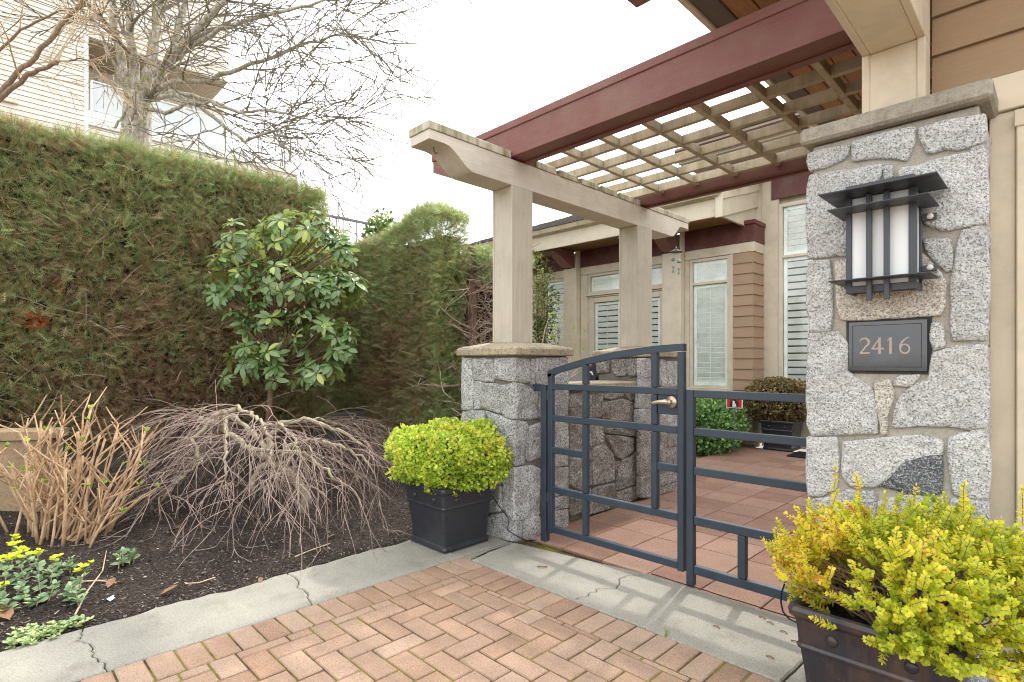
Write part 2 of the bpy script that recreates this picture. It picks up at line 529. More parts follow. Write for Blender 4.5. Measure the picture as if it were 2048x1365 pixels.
M['rear_leaf'] = m_leaf('rear_tree_leaf', [(0., srgb(60,84,48)), (.6, srgb(112,136,80)), (1., srgb(176,186,96))], .5, .3, .3)
def m_rhodo():
    t = NT('rhododendron_leaf', .30, .6)
    geo = t.n('ShaderNodeNewGeometry')
    r = t.rand()
    top = t.ramp(r, [(0., srgb(88,114,64)), (.5, srgb(112,140,84)), (.8, srgb(138,160,100)), (1., srgb(190,200,104))])
    n = t.ramp(t.noise(9, 3), [(.4, 0.), (.7, .25)])
    top = t.mix(n, top, srgb(140, 160, 130))
    under = srgb(168, 184, 100)
    c = t.mix(geo.outputs['Backfacing'], top, under)
    t.color(c)
    tr = t.n('ShaderNodeBsdfTranslucent'); t.L(c, tr.inputs[0])
    mx = t.n('ShaderNodeMixShader'); mx.inputs[0].default_value = .28
    t.L(t.b.outputs[0], mx.inputs[1]); t.L(tr.outputs[0], mx.inputs[2]); t.L(mx.outputs[0], t.t.nodes['Material Output'].inputs[0])
    return t.m
M['rhodo'] = m_rhodo()
M['rhodo_stuff'] = m_leaf('rhododendron_inner_leaf', [(0., srgb(70,100,66)), (.6, srgb(104,136,98)), (1., srgb(160,172,92))], .42, .45, .15)

def m_bark(name, c1, c2, moss=None, sc=(6, 6, 1.5), ma=.6, scale=6):
    t = NT(name, .9, .15)
    g = t.noise(scale, 6, .7, t.co(sc))
    base = t.mix(t.ramp(g, [(.35, 0.), (.65, 1.)]), c1, c2)
    if moss:
        mo = t.ramp(t.noise(7, 4, .7), [(.5, 0.), (.6, ma)])
        base = t.mix(mo, base, moss)
    t.color(base); t.bump(g, .5, .01)
    return t.m
M['bark_cedar'] = m_bark('cedar_bark', srgb(138,116,100), srgb(84,66,55), None, (14,14,1.2))
M['bark_dead'] = m_bark('bare_cedar_branch', srgb(186,168,150), srgb(134,114,98))
M['bark_core'] = m_bark('hedge_interior', srgb(44,36,28), srgb(64,54,40), None, (10,10,10))
M['bark_grey'] = m_bark('lichen_bark', srgb(196,190,178), srgb(110,103,92), srgb(124,120,62), (3,3,1.2), .6, 9)
M['twig_grey'] = m_bark('grey_twig', srgb(136,128,118), srgb(104,97,88), srgb(136,132,92), (3,3,3), .45)
M['twig_tan'] = m_bark('tan_twig', srgb(204,184,156), srgb(170,148,122))
M['twig_brown'] = m_bark('brown_limb', srgb(150,128,108), srgb(112,94,80))
M['maple_limb'] = m_bark('maple_limb', srgb(184,174,152), srgb(148,136,116), srgb(138,136,88), (5,5,5), .35)
M['maple_twig'] = m_bark('maple_twig', srgb(162,145,132), srgb(116,97,91), None, (3,3,3))
M['hydrangea_cane'] = m_bark('hydrangea_cane', srgb(200,172,138), srgb(158,126,98), None, (4,4,2))
M['rhodo_bark'] = m_bark('rhododendron_bark', srgb(124,100,80), srgb(92,74,60))
M['moss'] = m_leaf('moss_tuft', [(0., srgb(92,94,44)), (1., srgb(150,150,70))], .8, .1, .2)
M['dead_leaf'] = m_bark('dead_leaf', srgb(150,118,92), srgb(116,86,66), None, (20,20,20))
M['paper'] = m_paint('paper_scrap', srgb(214,226,232), None, .1, 0, .6, (3,3,3))
M['pebble'] = m_bark('pebble', srgb(160,156,148), srgb(130,126,120), None, (20,20,20))
M['tan_block'] = m_concrete('tan_block', srgb(164,140,110), srgb(138,116,90), .4, .3)
M['roof_tile'] = m_bark('grey_roof_tile', srgb(122,118,114), srgb(88,85,83), None, (6,6,6))
M['dark_room'] = m_paint('dark_interior', srgb(104,112,108), None, .1, 0, .9, (2,2,2))

def m_plaque():
    t = NT('polished_black_granite', .06, 1.0)
    n = t.noise(160, 3, .7)
    t.color(t.ramp(n, [(.4, srgb(16, 17, 20)), (.7, srgb(34, 35, 39))]))
    t.rough(t.ramp(t.noise(12, 4), [(.4, .05), (.75, .14)]))
    return t.m
M['plaque'] = m_plaque()
M['digit'] = m_paint('incised_numeral', srgb(168,152,142), None, .1, 0, .7, (3,3,3))
M['plaque_line'] = m_paint('plaque_groove', srgb(14,14,16), None, .1, 0, .5, (3,3,3))
def m_frost():
    t = NT('frosted_lamp_glass', .35, .4)
    t.color(srgb(222, 224, 223))
    t.b.inputs['Subsurface Weight'].default_value = 0.0
    return t.m
M['frost'] = m_frost()
def m_glass(name, tint, rough=.02, alpha=.25):
    """thin pane: reflection over clear view"""
    t = NT(name, rough, .5)
    t.color(tint)
    tr = t.n('ShaderNodeBsdfTransparent'); tr.inputs[0].default_value = (.985, 1, .99, 1)
    mx = t.n('ShaderNodeMixShader')
    lw_ = t.n('ShaderNodeLayerWeight'); lw_.inputs[0].default_value = .5
    f = t.math('ADD', t.math('MULTIPLY', t.math('POWER', lw_.outputs['Facing'], 3.5), .6), alpha)
    t.L(f, mx.inputs[0])
    gl = t.n('ShaderNodeBsdfGlossy'); gl.inputs['Roughness'].default_value = rough
    surf = gl.outputs[0] if alpha < .2 else t.b.outputs[0]
    t.L(tr.outputs[0], mx.inputs[1]); t.L(surf, mx.inputs[2])
    t.L(mx.outputs[0], t.t.nodes['Material Output'].inputs[0])
    return t.m
M['pane'] = m_glass('window_pane', srgb(150, 170, 165), .02, .03)
M['rail_glass'] = m_glass('balcony_glass', srgb(206, 214, 216), .03, .6)
M['slat_brown'] = m_paint('weathered_slat', srgb(150,134,112), srgb(132,116,96), .5, 0, .7, (3,3,3))
M['red_print'] = m_paint('red_print', srgb(196,40,48), None, .1, 0, .5, (3,3,3))
M['black_print'] = m_paint('black_print', srgb(30,28,30), None, .1, 0, .5, (3,3,3))
M['white_print'] = m_paint('white_print', srgb(236,234,230), None, .1, 0, .5, (3,3,3))
M['teal'] = m_paint('verdigris_metal', srgb(120,160,160), None, .3, 0, .5, (3,3,3))
M['cover_grey'] = m_paint('grey_fabric', srgb(150,150,148), None, .3, 0, .8, (3,3,3))
M['cover_navy'] = m_paint('navy_fabric', srgb(52,56,68), None, .3, 0, .8, (3,3,3))
M['ground'] = m_concrete('ground_gravel', srgb(140,134,124), srgb(120,116,108), .5)
# ------------------------------------------------------------------ ground and paving
g_ = MB().add([(-300,-300,-.16),(300,-300,-.16),(300,300,-.16),(-300,300,-.16)], [(0,1,2,3)])
tag(g_.build('ground', M['ground']), 'grey gravelly ground around and below the paved entrance', 'ground', kind='structure')

def m_joint():
    t = NT('mossy_joint_sand', .97, .1)
    w = t.co(world=True)
    a = t.noise(70, 5, .7, w)
    base = t.ramp(a, [(.3, srgb(52, 44, 36)), (.7, srgb(104, 90, 70))])
    mo = t.ramp(t.noise(3.2, 4, .65, w), [(.44, 0.), (.56, .9)])
    base = t.mix(mo, base, srgb(126, 122, 48))
    t.color(base); t.bump(a, .8, .01)
    return t.m
M['joint'] = m_joint()

KX0, KX1 = -3.375, -2.843          # kerb strip beside the planting bed
SY0, SY1 = 2.345, 2.957            # concrete strip below the gate
driveway = MB().box(KX1, 3.3, -3.6, SY0, -.10, -.0075).build('driveway', M['joint'])
tag(driveway, 'salmon brick driveway laid in herringbone with a soldier border', 'driveway', kind='structure')
PW = 0.1125; GAP = 0.0042
brick_cache = {}
bricks = []
def brick_rect(x0, x1, y0, y1):
    if x1 - x0 < .018 or y1 - y0 < .018: return
    bricks.append((x0 + GAP, x1 - GAP, y0 + GAP, y1 - GAP))
BX = KX1 + 0.004; BY = SY0 - 0.004
k = 0
y = BY
while y > -3.2:                                   # soldier course along the kerb
    if y - PW < BY - .226 + .001 and y > BY - .226 + .01: pass
    brick_rect(BX, BX + .225, y - PW, y); y -= PW
x = BX + .225
while x < 3.0:                                    # soldier course along the gate strip
    brick_rect(x, x + PW, BY - .225, BY); x += PW
XL, YT = BX + .225, BY - .225
ox, oy = XL - .045, YT - .035
for i in range(-2, 50):
    for j in range(-48, 3):
        kk = (i - j) % 4
        if kk == 0: r = (ox + i*PW, ox + (i+2)*PW, oy + j*PW, oy + (j+1)*PW)
        elif kk == 3: r = (ox + i*PW, ox + (i+1)*PW, oy + j*PW, oy + (j+2)*PW)
        else: continue
        r = (max(r[0], XL), r[1], r[2], min(r[3], YT))
        if r[0] >= r[1] or r[2] >= r[3]: continue
        brick_rect(*r)
def view_rank(b):
    cx, cy = (b[0]+b[1])/2, (b[2]+b[3])/2
    d = cx*F_[0] + cy*F_[1]; l = cx*RT[0] + cy*RT[1]
    if d < .3: return 99 + abs(l)
    px = CXP + FPX*l/d; py = CYP + FPX*CAM_H/d
    return max(0, py - 1365)/600 + max(0, -px, px - 2048)/600 + (0 if py < 1400 else .5)
bricks.sort(key=view_rank)
rest = MB()
for n_, b in enumerate(bricks):
    w_, h_ = b[1]-b[0], b[3]-b[2]
    zt = rnd.uniform(-.0025, .0015)
    if n_ < 296:
        key = (round(w_, 3), round(h_, 3))
        if key not in brick_cache:
            me = bpy.data.meshes.new('brick')
            q = MB().cbox(-w_/2, w_/2, -h_/2, h_/2, -.06, 0, .0045)
            me.from_pydata(q.v, [], q.f); me.materials.append(M['paver'])
            bm = bmesh.new(); bm.from_mesh(me); bmesh.ops.recalc_face_normals(bm, faces=bm.faces); bm.to_mesh(me); bm.free()
            brick_cache[key] = me
        o = mesh_obj('brick', brick_cache[key], None, ((b[0]+b[1])/2, (b[2]+b[3])/2, zt), driveway)
        o.rotation_euler = (rnd.uniform(-.006,.006), rnd.uniform(-.006,.006), rnd.uniform(-.008,.008))
    else:
        rest.cbox(b[0], b[1], b[2], b[3], -.06, zt, .0045)
if rest.v:
    tag(rest.build('brick_field', M['paver'], driveway), kind='stuff')

# concrete kerb and gate strip, slab by slab, parted along their real cracks
def crack(p0, p1, n=14, amp=.012, seed=1):
    r = random.Random(seed); p0 = Vector(p0); p1 = Vector(p1)
    t = (p1-p0).normalized(); nn = Vector((-t.y, t.x))
    n = max(n, 24); w = [0.]
    for k in range(n): w.append(w[-1]*.82 + r.gauss(0, .55))
    return [p0.lerp(p1, k/n) + nn * (0 if k in (0, n) else amp*(w[k]*math.sin(math.pi*k/n)**.5 + r.uniform(-.18, .18))) for k in range(n+1)]
def wavy(p0, p1, n=40, amp=.0025, seed=3):
    return crack(p0, p1, n, amp, seed)
def slab(name, outline, parent, z1=0.0, z0=-.12, mat='concrete'):
    mb = MB()
    n = len(outline)
    c = Vector((sum(p[0] for p in outline)/n, sum(p[1] for p in outline)/n))
    ins = []
    for i, p in enumerate(outline):
        a = Vector(outline[i-1][:2]); b = Vector(outline[(i+1) % n][:2]); t = (b - a)
        nn = Vector((-t.y, t.x)); 
        if nn.length < 1e-9: nn = c - Vector(p[:2])
        nn.normalize()
        ins.append(Vector(p[:2]) + nn * .006)
    vs = [(p[0], p[1], z0) for p in outline] + [(p[0], p[1], z1-.006) for p in outline] + [(p[0], p[1], z1) for p in ins]
    fs = []
    for i in range(n):
        j = (i+1) % n
        fs += [(i, j, n+j, n+i), (n+i, n+j, 2*n+j, 2*n+i)]
    mb.add(vs, fs)
    mb.add([(p[0], p[1], z1) for p in ins], [tuple(range(n))])
    return mb.build(name, M[mat], parent)
def shift(pts, dx, dy): return [Vector((p[0]+dx, p[1]+dy)) for p in pts]
kerb = MB().box(KX0+.01, KX1-.01, -2.95, 2.79, -.12, -.03).build('kerb', M['joint'])
tag(kerb, 'pale concrete kerb strip between planting bed and brick driveway', 'kerb', kind='structure')
cr1 = crack((KX0, .39), (KX1, .41), 16, .02, 5)
cr2 = crack((KX0, 1.39), (KX1, 1.305), 16, .014, 8)
cr3 = crack((KX0, 2.36), (KX1, 2.345), 10, .006, 9)
e = .0025
def kslab(lo, hi, s):
    lo = shift(lo, 0, e); hi = shift(hi, 0, -e)
    return lo + wavy(lo[-1], hi[-1], 30, .003, s)[1:-1] + hi[::-1] + wavy(hi[0], lo[0], 30, .012, s+1)[1:-1]
slab('slab', kslab([Vector((KX0,-2.95)), Vector((KX1,-2.95))], cr1, 21), kerb)
slab('slab', kslab(cr1, cr2, 23), kerb)
slab('slab', kslab(cr2, cr3, 25), kerb)
slab('slab', kslab(cr3, [Vector((KX0,2.79)), Vector((KX1,2.79))], 27), kerb, -.004)
strip = MB().box(KX1+.01, .9, SY0+.01, SY1-.01, -.12, -.03).build('gate_strip', M['joint'])
tag(strip, 'cream concrete strip running below the garden gate', 'pavement', kind='structure')
j0 = [Vector((KX1+.004, SY0)), Vector((KX1+.004, 2.80))]
ca = crack((-2.752, SY0), (-2.80, 2.79), 10, .008, 31)
cb = crack((-1.905, SY0), (-1.80, SY1), 18, .03, 12)
cc = crack((-.815, SY0), (-.80, SY1), 10, .003, 33)
def sslab(lo, hi, s):
    lo = shift(lo, e, 0); hi = shift(hi, -e, 0)
    return lo[::-1] + wavy(lo[0], hi[0], 40, .003, s)[1:-1] + hi + wavy(hi[-1], lo[-1], 40, .002, s+1)[1:-1]
slab('slab', sslab(j0, ca, 41), strip, -.003)
slab('slab', sslab(ca, cb, 43), strip)
slab('slab', sslab(cb, cc, 45), strip)
slab('slab', sslab(cc, [Vector((.9, SY0)), Vector((.9, SY1))], 47), strip, -.008)

# courtyard tiles
TX, TY = .34, .345
court = MB().box(-7.4, -.43, SY1+.002, 8.66, -.12, -.024).build('courtyard', M['joint'])
tag(court, 'terracotta tiled courtyard behind the gate', 'courtyard', kind='structure')
tm = bpy.data.meshes.new('tile')
q = MB().cbox(-TX/2+.003, TX/2-.003, -TY/2+.003, TY/2-.003, -.05, 0, .004)
tm.from_pydata(q.v, [], q.f); tm.materials.append(M['tile'])
bm = bmesh.new(); bm.from_mesh(tm); bmesh.ops.recalc_face_normals(bm, faces=bm.faces); bm.to_mesh(tm); bm.free()
for i in range(-5, 7):
    for j in range(16):
        cx, cy = -2.5 + TX*(i+.5), 2.965 + TY*(j+.5)
        if cx - TX/2 < -2.85 and cy < 5.3: continue
        if cx < -3.5 and cy > 7.2: continue
        if cx > -.6: continue
        o = mesh_obj('tile', tm, None, (cx, cy, -.008 + rnd.uniform(-.0015, .0015)), court)
        o.rotation_euler = (rnd.uniform(-.003,.003), rnd.uniform(-.003,.003), 0)

# planting bed
def soil_z(x, y):
    t = max(0., min(1., (KX0 - x) / 3.3))
    return -.012 + .24 * t**1.2 + .03*nz((x, y, 0), 1.6) * min(1, t*6) + .012*nz((x, y, 3), 6) * min(1, t*8)
nx_, ny_ = 120, 190
vs, fs = [], []
for i in range(nx_+1):
    for j in range(ny_+1):
        x = -7.3 + (KX0 + .004 + 7.3) * i/nx_; y = -3.0 + 7.6 * j/ny_
        vs.append((x, y, soil_z(x, y)))
for i in range(nx_):
    for j in range(ny_):
        a = i*(ny_+1)+j; fs.append((a, a+ny_+1, a+ny_+2, a+1))
so = MB().add(vs, fs).build('soil_bed', M['soil'], smooth=True)
tag(so, 'dark crumbly soil of the planting bed', 'soil', kind='structure')
# loose crumbs, chips and needles lying on the soil
N = 30000
rg = np.random.default_rng(4)
px_ = KX0 - .03 - (rg.random(N)**1.4) * 3.4; py_ = rg.random(N) * 4.6 - .9
pos = np.array([(x, y, soil_z(x, y) + .003) for x, y in zip(px_, py_)])
an = rg.random(N) * 6.283
d = np.stack([np.cos(an), np.sin(an), rg.normal(0, .25, N)], 1)
fr = frames_from(d, np.stack([rg.normal(0,.3,N), rg.normal(0,.3,N), np.ones(N)], 1))
sc = np.stack([rg.uniform(.0015, .0045, N), rg.uniform(.0025, .009, N)*rg.choice([1, 1, 1, 1, 1, 2.4], N), rg.uniform(.002, .004, N)], 1)
tv = [(-1,-1,0),(1,-1,0),(1,1,0),(-1,1,0),(0,0,1)]
M['crumb'] = m_leaf('soil_crumb', [(0., srgb(46,42,40)), (.6, srgb(84,76,71)), (.9, srgb(118,107,98)), (1., srgb(160,150,136))], .95, .1, 0)
lc = leaf_cloud('mulch', tv, [(0,1,4),(1,2,4),(2,3,4),(3,0,4)], pos, fr, sc, M['crumb'], None, rg.random(N)**1.9)
tag(lc, 'crumbs, needles and wood chips scattered over the soil', 'mulch', kind='stuff')
# ------------------------------------------------------------------ granite piers, wall and pillar
def chaikin(p, it=1):
    for _ in range(it):
        q = []
        n = len(p)
        for i in range(n):
            a, b = p[i], p[(i+1) % n]
            q += [a.lerp(b, .10), a.lerp(b, .90)]
        p = q
    return p
def stone_mesh(mb, pts, nrm, depth=.026, seed=0, rough=.010, grow=0.0, sharp=False):
    """one rock-faced stone: outline on a wall plane, bulging out along nrm"""
    r = random.Random(seed)
    nrm = Vector(nrm); P = [Vector(p) for p in pts]
    dense = []
    for i in range(len(P)):
        a, b = P[i], P[(i+1) % len(P)]
        k = max(1, int((b-a).length / .05))
        dense += [a.lerp(b, t/k) for t in range(k)]
    jit = .0035
    u = nrm.cross(Vector((0,0,1))).normalized(); w = Vector((0,0,1))
    dense = [p + u*r.uniform(-jit, jit) + w*r.uniform(-jit, jit) for p in dense]
    c0_ = sum(dense, Vector()) / len(dense)
    dense = [c0_ + (p-c0_) * (1 + GROW/max((p-c0_).length, .02)) for p in dense]
    ol = chaikin(dense, 1)
    n = len(ol)
    c = sum(ol, Vector()) / n
    R = sum((p-c).length for p in ol)/n
    off = r.uniform(0, 50)
    tl = Vector((r.uniform(-1,1), r.uniform(-1,1), r.uniform(-1,1)))*.05      # faces lean a little
    def lift(p, h, amp):
        q = Vector((p.x*7+off, p.y*7, p.z*7-off)); q2 = Vector((p.x*24+off, p.y*24, p.z*24-off))
        k_ = mnoise.noise(q) + .5*mnoise.noise(q2)
        k_ = math.copysign(abs(k_)**.7, k_)
        return p + nrm * (h + amp * k_ + (p-c).dot(tl)*min(1, amp*100))
    rings = []
    rings.append([p - nrm*.03 for p in ol])
    rings.append([lift(p, depth*.55, 0.001) for p in ol])
    def inset(dist):
        return [c + (p-c) * max(.12, 1 - dist/max((p-c).length, 1e-4)) for p in ol]
    rings.append([lift(p, depth*.92, rough*.5) for p in inset(.006)])
    rings.append([lift(p, depth, rough) for p in inset(.018)])
    rings.append([lift(p, depth, rough*1.2) for p in inset(max(.035, R*.25))])
    rings.append([lift(p, depth, rough*1.3) for p in inset(max(.05, R*.45))])
    rings.append([lift(p, depth, rough*1.3) for p in inset(max(.07, R*.68))])
    vs = [p for q in rings for p in q] + [lift(c, depth, rough*1.3)]
    fs = []
    for k in range(len(rings)-1):
        for i in range(n):
            j = (i+1) % n
            fs.append((k*n+i, k*n+j, (k+1)*n+j, (k+1)*n+i))
    b = (len(rings)-1)*n
    for i in range(n): fs.append((b+i, b+(i+1) % n, len(rings)*n))
    mb.add(vs, fs)
SEED = [100]
GROW = .009
def stone(parent, faces, mat, depth=.014, rough=.006):
    mb = MB()
    for pts, nrm in faces:
        SEED[0] += 1
        stone_mesh(mb, pts, nrm, depth, SEED[0], rough)
    o = mb.build('stone', M[mat], parent, smooth=True)
    return o
FY = (0, -1, 0); FX = (1, 0, 0)

# ---- right pillar beside the gate
PLX0, PLX1, PLY0, PLY1 = -.848, -.228, 2.815, 3.24
pillar = thing('stone_pillar', ((PLX0+PLX1)/2, 3.02, 0), 'tall pale granite pillar carrying the lantern and the house number', 'pillar')
MB().cbox(PLX0+.012, PLX1-.010, PLY0+.004, PLY1, -.1, 2.312, .006).build('mortar_core', M['mortar'], pillar)
def reg(ox, oy, s):
    return lambda pts, Y: [onY(ox + x*s, oy + y_*s, Y) for x, y_ in pts]
r2 = reg(1600, 230, .2124); r3 = reg(1600, 500, .2198); r4 = reg(1600, 740, .2198)
Yp = PLY0
front = [
 (r2([(95,365),(455,295),(440,380),(400,430),(100,530),(80,440)], Yp), 'granite'),
 (r2([(500,262),(620,225),(1060,125),(1065,270),(1000,435),(860,400),(700,405),(510,440)], Yp), 'granite'),
 (r2([(1145,130),(1380,70),(1728,0),(1738,250),(1480,320),(1400,300),(1220,360),(1140,230)], Yp), 'granite'),
 (r2([(110,585),(770,485),(750,590),(590,900),(440,1310),(85,1345),(80,700)], Yp), 'granite'),
 (r2([(800,500),(872,490),(872,590),(800,600)], Yp), 'granite'),
 (r2([(935,570),(970,515),(1738,340),(1755,1010),(1640,1020),(1370,1075),(1180,1020),(1100,800)], Yp), 'granite'),
 ([onY(*p, Yp) for p in [(1847,482),(1902,481),(1902,540),(1893,541),(1877,528),(1858,505)]], 'granite'),
 ([onY(*p, Yp) for p in [(1923,464),(1973,462),(1974,560),(1975,678),(1905,678),(1903,640),(1908,560),(1916,500)]], 'granite'),
 (r3([(80,120),(275,100),(290,330),(288,730),(100,740),(75,500)], Yp), 'granite'),
 (r3([(340,110),(600,60),(1120,45),(1250,190),(1312,300),(1305,520),(1255,595),(380,635),(350,480)], Yp), 'granite_tan'),
 (r3([(1210,670),(1305,690),(1315,870),(1215,900),(1195,800)], Yp), 'granite'),
 ([onY(*p, Yp) for p in [(1618,669),(1679,667),(1695,689),(1697,746),(1714,760),(1741,777),(1752,817),(1754,865),(1624,870),(1616,845),(1617,760)]], 'granite'),
 ([onY(*p, Yp) for p in [(1864,711),(1916,693),(1972,690),(1975,766),(1972,854),(1938,855),(1900,852),(1842,850),(1820,853),(1786,854),(1791,821),(1804,793),(1831,771),(1862,760)]], 'granite'),
 (r4([(905,58),(1090,45),(1000,140),(870,140)], Yp), 'granite'),
 (r4([(690,110),(810,90),(860,240),(800,420),(800,580),(740,580),(700,250)], Yp), 'granite_tan'),
 (r4([(75,625),(335,620),(345,760),(330,1060),(200,1140),(75,1130)], Yp), 'granite'),
 (r4([(400,655),(780,630),(1080,605),(1280,640),(1285,770),(1120,785),(925,850),(810,980),(700,1055),(480,1060),(400,960)], Yp), 'granite'),
 (r4([(725,1050),(830,985),(940,865),(1125,800),(1285,785),(1282,1118),(1000,1112)], Yp), 'granite_blue'),
 (r4([(1375,620),(1470,585),(1700,590),(1715,800),(1715,1150),(1600,1160),(1400,1120),(1365,800)], Yp), 'granite'),
 (r4([(75,1180),(330,1170),(420,1100),(660,1110),(690,1200),(670,1400),(75,1420)], Yp), 'granite'),
 (r4([(720,1200),(1000,1150),(1290,1170),(1330,1420),(720,1410)], Yp), 'granite'),
 (r4([(1390,1180),(1560,1200),(1700,1220),(1705,1420),(1380,1410)], Yp), 'granite'),
]
for z0, z1, xs in ((.30,.60,(-.84,-.60,-.40,-.235)), (.0,.27,(-.84,-.66,-.42,-.235))):
    for a, b in zip(xs[:-1], xs[1:]):
        front.append(([Vector((a+.012, Yp, z1)), Vector((b-.012, Yp, z1-.01)), Vector((b-.012, Yp, z0+.02)), Vector((a+.012, Yp, z0+.01))], 'granite'))
for pts, m_ in front:
    stone(pillar, [(pts, FY)], m_)
# the +X return of the corner stones
for z0, z1 in ((.01,.27),(.31,.60),(.63,.84),(.87,1.14),(1.165,1.36),(1.375,1.745),(1.775,2.06),(2.075,2.24)):
    for a, b in ((PLY0+.005, PLY0+.21), (PLY0+.235, PLY1-.01)):
        stone(pillar, [([Vector((PLX1-.006, a, z1)), Vector((PLX1-.006, b, z1-rnd.uniform(0,.02))), Vector((PLX1-.006, b, z0)), Vector((PLX1-.006, a, z0+rnd.uniform(0,.015)))], FX)], 'granite', .014, .006)
# concrete cap with a worn edge
cp = MB(); cp.cbox(PLX0-.03, PLX1+.034, PLY0-.045, PLY1+.02, 2.318, 2.392, .012)
cp.build('cap', M['pillar_cap'], pillar)

GROW = .010
# ---- left gate pier
def zA(pts, plane): return [plane(900 + x*.2931, 690 + y_*.2931) for x, y_ in pts]
P1X0, P1X1, P1Y0, P1Y1 = -3.40, -2.81, 2.81, 3.405
pier = thing('gate_pier', (-3.1, 3.1, 0), 'square grey granite pier at the gate hinge, under the front pergola post', 'pier', 'stone piers under the pergola posts')
MB().cbox(P1X0+.01, P1X1-.01, P1Y0+.01, P1Y1, -.1, 1.356, .006).build('mortar_core', M['mortar_grey'], pier)
pf = lambda px, py: onY(px, py, P1Y0)
ps = lambda px, py: onX(px, py, P1X1)
CX_ = 443
fr_st = [[(90,95),(150,95),(160,250),(165,330),(160,440),(92,440)], [(168,97),(295,100),(300,248),(172,235)],
 [(175,252),(220,257),(215,430),(172,435)], [(226,262),(335,277),(345,462),(255,432),(220,422)],
 [(92,457),(235,452),(243,560),(150,600),(95,600)], [(95,620),(240,590),(300,700),(250,790),(95,780)],
 [(95,800),(240,810),(250,960),(95,960)], [(268,985),(355,965),(357,1130),(275,1140)], [(95,985),(250,980),(258,1150),(95,1150)],
 [(95,1170),(245,1175),(250,1290),(95,1260)], [(270,840),(352,850),(352,945),(265,965)]]
for q in fr_st: stone(pier, [(zA(q, pf), FY)], 'granite_grey', .018, .012)
corner = [([(312,100),(CX_,92),(CX_,245),(312,228)], [(CX_,92),(535,110),(540,250),(500,256),(CX_,245)]),
 ([(352,285),(CX_,265),(CX_,500),(385,495),(352,440)], [(CX_,264),(510,277),(588,330),(595,490),(520,505),(CX_,502)]),
 ([(252,452),(345,492),(CX_,522),(CX_,805),(385,790),(352,640),(302,560)], [(CX_,522),(512,532),(500,720),(498,808),(CX_,822)]),
 ([(370,858),(CX_,842),(CX_,1195),(372,1120)], [(CX_,842),(560,828),(603,850),(603,1150),(520,1178),(CX_,1195)]),
 ([(262,1172),(372,1150),(CX_,1215),(CX_,1338),(262,1292)], [(CX_,1215),(480,1205),(480,1325),(CX_,1338)])]
for a, b in corner: stone(pier, [(zA(a, pf), FY), (zA(b, ps), FX)], 'granite_grey', .018, .011)
sd_st = [[(552,105),(575,105),(575,262),(552,262)], [(586,97),(700,95),(700,265),(610,262),(590,258)], [(705,95),(797,92),(797,275),(705,270)],
 [(602,310),(626,320),(622,500),(602,480)], [(640,290),(797,300),(797,478),(640,492)], [(538,562),(615,537),(618,760),(530,790)],
 [(632,515),(797,500),(797,700),(640,720)], [(640,740),(797,720),(797,820),(640,830)], [(625,850),(797,840),(797,1010),(625,1040)],
 [(500,1195),(600,1165),(618,1285),(560,1318),(500,1325)], [(640,1060),(797,1030),(797,1110),(640,1130)], [(640,1145),(797,1125),(797,1240),(640,1285)],
 [(515,560),(528,545),(520,760),(510,780)]]
for q in sd_st: stone(pier, [(zA(q, ps), FX)], 'granite_grey', .016, .010)
def pier_cap(parent, x0, x1, y0, y1):
    mb = MB(); o_ = .045
    a, b, c_, d_ = x0-o_, x1+o_, y0-o_, y1+o_
    rings = [(0.012, 1.350), (0., 1.358), (0., 1.400), (.012, 1.414), (.05, 1.424), (.17, 1.452)]
    vs = []; fs = []
    for ins, z in rings:
        rr = .02
        for (cx, cy, sx, sy) in ((a+ins, c_+ins, 1, 1), (b-ins, c_+ins, -1, 1), (b-ins, d_-ins, -1, -1), (a+ins, d_-ins, 1, -1)):
            if sx*sy > 0: vs += [(cx, cy+sy*rr, z), (cx+sx*rr, cy, z)]
            else: vs += [(cx+sx*rr, cy, z), (cx, cy+sy*rr, z)]
    n = 8
    for k in range(len(rings)-1):
        for i in range(n):
            fs.append((k*n+i, k*n+(i+1) % n, (k+1)*n+(i+1) % n, (k+1)*n+i))
    fs.append(tuple(range(n))[::-1]); fs.append(tuple((len(rings)-1)*n+i for i in range(n)))
    mb.add(vs, fs)
    return mb.build('cap', M['cap_concrete'], parent)
pier_cap(pier, P1X0, P1X1, P1Y0, P1Y1)

# ---- low wall with slab top, and the rear pier
def zB(pts, plane): return [plane(1080 + x*.16121, 640 + y_*.16121) for x, y_ in pts]
def zC(pts, plane): return [plane(1040 + x*.19048, 820 + y_*.19048) for x, y_ in pts]
LWX = -2.885
wall = thing('low_stone_wall', (-3.05, 4.0, 0), 'low rough granite wall with cream slab top between the two piers', 'stone wall')
MB().cbox(-3.26, LWX-.008, P1Y1+.004, 4.59, -.1, 1.068, .006).build('mortar_core', M['mortar_grey'], wall)
lw = lambda px, py: onX(px, py, LWX)
for q in [[(345,932),(500,917),(495,1060),(400,1090),(345,1080)], [(350,1105),(505,1072),(505,1215),(360,1205)], [(622,930),(700,930),(720,1000),(738,1195),(627,1215)],
 [(715,917),(765,917),(765,1010),(730,1020)], [(780,912),(1010,912),(1010,945),(860,985),(780,970)], [(1030,912),(1185,925),(1185,1020),(1090,980)],
 [(757,1040),(835,1010),(835,1218),(762,1218)], [(855,1012),(1000,987),(1165,1035),(1185,1258),(855,1235)], [(510,930),(612,932),(615,1060),(515,1060)], [(515,1075),(612,1075),(620,1215),(520,1215)]]:
    stone(wall, [(zB(q, lw), FX)], 'granite_brown', .024, .015)
